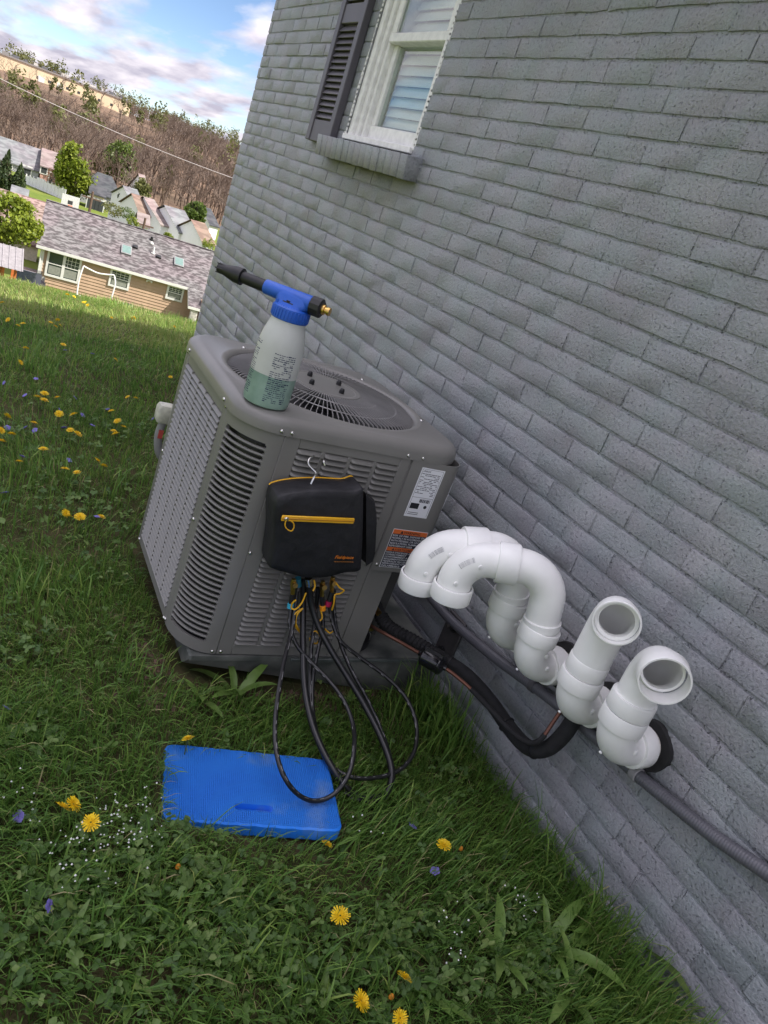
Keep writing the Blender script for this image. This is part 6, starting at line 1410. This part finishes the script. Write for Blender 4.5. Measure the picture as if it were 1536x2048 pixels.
for k in range(6):
    a = fa + (fb - fa) * k / 6; b_ = fa + (fb - fa) * (k + 1) / 6; c_ = (a + b_) / 2; m_ = MB(); m_.box((c_[0], c_[1], c_[2] - .9), (np.linalg.norm((b_ - a)[:2]) - .06, .05, 1.7), M=Matrix.Rotation(math.atan2(b_[1] - a[1], b_[0] - a[0]), 3, 'Z')); m_.build('fence_panel', Mw, fe2, False)
# basketball hoop, poles, cable
q = onY(141, 402, 84); bh = thing('basketball_hoop', 'basketball backboard on a post beyond the roof ridge', 'basketball hoop', (q[0], 84, 0))
zg_ = float(gz(q[0], 84)); m_ = MB(); m_.box((0, 0, q[2]), (1.6, .05, 1.0)); bd_ = m_.build('backboard', pm('clear_board', (.55, .56, .55), .3), bh, False)
m_ = MB(); m_.box((0, -.03, q[2] - .15), (.45, .01, .35)); m_.build('target_square', M_dark, bd_, False)
m_ = MB(); m_.cyl((0, .3, zg_ - .3), (0, .1, q[2]), .06, n=8); m_.build('post', M_dark, bh); m_ = MB(); m_.sweep([(.22 * math.cos(t1), -.3 + .22 * math.sin(t1), q[2] - .4) for t1 in np.linspace(0, 6.28, 16, endpoint=False)], .02, 5, closed=True); m_.build('rim', M_or, bd_)
M_pole = pm('pole_wood', (.11, .07, .05), .9)
def pole(px_, py_, Y, label, r_=.13, top_extra=0):
    q = onY(px_, py_, Y); zg_ = float(gz(q[0], Y)); t_ = thing('utility_pole', label, 'pole', (q[0], Y, zg_)); m_ = MB(); m_.sweep([(0, 0, -.5), (0, 0, q[2] - zg_)], [r_ * 1.2, r_ * .8], 10); m_.build('shaft', M_pole, t_); m_ = MB(); m_.box((0, 0, q[2] - zg_ - .6), (1.6, .1, .12)); m_.build('crossarm', M_pole, t_, False)
pole(186, 383, 76, 'brown utility pole standing beyond the roof ridge'); pole(291, 436, 70, 'short brown utility pole near the carport', .12)
ca, cb2 = onY(-120, 97, 60), onY(560, 388, 60); m_ = MB(); P = [ca + (cb2 - ca) * t1 + np.array([0, 0, -.5 * 4 * t1 * (1 - t1)]) for t1 in np.linspace(0, 1, 40)]; m_.sweep(P, .020, 5)
tag(m_.build('overhead_cable', pm('cable_grey', (.42, .38, .37), .6), None), 'pale overhead cable crossing in front of the wooded hill', 'cable')
# ------------------------------------------------------------------ warehouse and wooded hill
YW = 335.; L = onY(-70, 84, YW); Rr = onY(263, 203, YW); Lw = Rr[0] - L[0]; zR = (L[2] + Rr[2]) / 2
wh = thing('warehouse', 'long cream warehouse with flat roof on the wooded hill', 'warehouse', (L[0], YW, zR))
m_ = MB(); m_.box((Lw / 2, 20, -6), (Lw, 40, 12)); m_.build('wall', pm('cream_metal', (.62, .50, .33), .6, var=.05, vs=.2), wh, False)
m_ = MB(); m_.box((Lw / 2, 20, .15), (Lw + .6, 40.6, .5)); rw_ = m_.build('roof', pm('flat_roof', (.22, .20, .19), .8), wh, False)
r7 = random.Random(5)
for k in range(13): x = Lw * (.22 + .06 * k) + r7.uniform(-.5, .5); m_ = MB(); m_.box((x, r7.uniform(1, 4), .8), (r7.uniform(.8, 2.4), 1.5, r7.uniform(.5, 1.1))); m_.build('rooftop_unit', pm('rooftop', r7.choice([(.10, .10, .11), (.45, .43, .40), (.2, .19, .18)]), .7), rw_, False)
for f_ in (.42, .49, .60, .67, .74, .80, .88): m_ = MB(); m_.box((Lw * f_, -.03, -3.0), (.9, .1, .8)); m_.build('window', M_dark, wh, False)
for f_ in (.44, .555): m_ = MB(); m_.box((Lw * f_, -.04, -3.4), (2.2, .1, 2.2)); m_.build('loading_door', M_trim, wh, False)
# bare trees: skeletons merged into the wood
def bare(seed, Hh):
    r = random.Random(seed); segs = []
    def grow(p, d, L, rad_, dep):
        q = p + d * L; segs.append((p, q, rad_, rad_ * .62))
        if dep == 0: return
        for k in range(r.choice([2, 3, 3]) if dep > 1 else 3):
            ax = np.array([r.gauss(0, 1), r.gauss(0, 1), r.gauss(0, .4)]); nd = d + ax / np.linalg.norm(ax) * r.uniform(.5, .95); nd[2] += .14; nd /= np.linalg.norm(nd); grow(p + d * L * r.uniform(.55, 1.0), nd, L * r.uniform(.55, .8), rad_ * .58, dep - 1)
    grow(np.zeros(3), np.array([r.gauss(0, .05), r.gauss(0, .05), 1.]), Hh * .30, Hh * .013, 4)
    V, F = [], []
    for a, b_, r0, r1 in segs:
        d = b_ - a; u1 = np.cross(d, [.3, .5, .8]); u1 /= np.linalg.norm(u1); w1 = np.cross(d / np.linalg.norm(d), u1); i = len(V)
        for p, rr_ in ((a, r0), (b_, r1)):
            for k in range(3): t1 = k * 2.094; V.append(p + rr_ * (math.cos(t1) * u1 + math.sin(t1) * w1))
        for k in range(3): F.append((i + k, i + (k + 1) % 3, i + 3 + (k + 1) % 3)); F.append((i + k, i + 3 + (k + 1) % 3, i + 3 + k))
    return np.array(V), np.array(F)
PT = [bare(40 + k, 1.0) for k in range(7)]
M_wood = blade_mat('bare_wood', [(0, (.10, .072, .055)), (.5, (.185, .135, .105)), (.85, (.28, .21, .165)), (1, (.42, .35, .30))])
Vs, Fs, At = [], [], []; off = 0; cnt = 0; r8 = np.random.default_rng(77); CXs, CYs = [], []
while cnt < 2900:
    y = 133 + 297 * r8.random() ** 1.05; x = r8.uniform(-.06, .42) * y + r8.normal(0, 6)
    if L[0] - 2 < x < Rr[0] + 2 and 316 < y < 380: continue
    if 300 < y < 334 and L[0] + 12 < x < Rr[0] - 10 and r8.random() < .6: continue
    V, F = PT[r8.integers(7)]; h = r8.uniform(8.5, 13) * (1 if y < 335 else .85) * (.8 if y < 150 else 1)
    if 290 < y < 334 and L[0] < x < Rr[0]: h *= .75
    if x / y < .19 and y < 333 and r8.random() < .9: h = min(h, max(2.2, 1.2 - float(gz(x, y))))
    a = r8.uniform(0, 6.28); c_, s_ = math.cos(a), math.sin(a); W_ = V @ np.array([[c_, s_, 0], [-s_, c_, 0], [0, 0, 1]]) * [h * 1.05, h * 1.05, h]
    thick = 1.0; Vs.append(W_ + [x, y, float(gz(x, y)) - .2]); Fs.append(F + off); off += len(V); At.append(np.full(len(V), r8.beta(2, 2))); cnt += 1
wd_ = place('bare_wood', np_mesh('bare_wood', np.concatenate(Vs), np.concatenate(Fs), M_wood, False, np.concatenate(At))); tag(wd_, 'leafless brown wood covering the far hillside', 'wood', kind='stuff')
Vs, Fs, At = [], [], []; off = 0
for k in range(170):
    ridge = k < 105
    y = r8.uniform(385, 430) if ridge else r8.uniform(145, 380); x = r8.uniform(-.05, .42) * y
    if L[0] - 3 < x < Rr[0] + 3 and 300 < y < 382: continue
    h = r8.uniform(7, 12) if ridge else r8.uniform(5, 10); w_ = h * r8.uniform(.22, .4)
    V, F, at = leaf_cloud(150 if not ridge else 130, w_, w_, h * .42, .42, 900 + k, 10); V = V + [x, y, float(gz(x, y)) + h * .58]; Vs.append(V); Fs.append(F + off); off += len(V); At.append(at * .6 + r8.uniform(0, .4))
bf = place('budding_trees', np_mesh('budding_trees', np.concatenate(Vs), np.concatenate(Fs), M_fol['olive'], False, np.concatenate(At))); tag(bf, 'olive green budding trees scattered through the far wood', 'wood', kind='stuff')
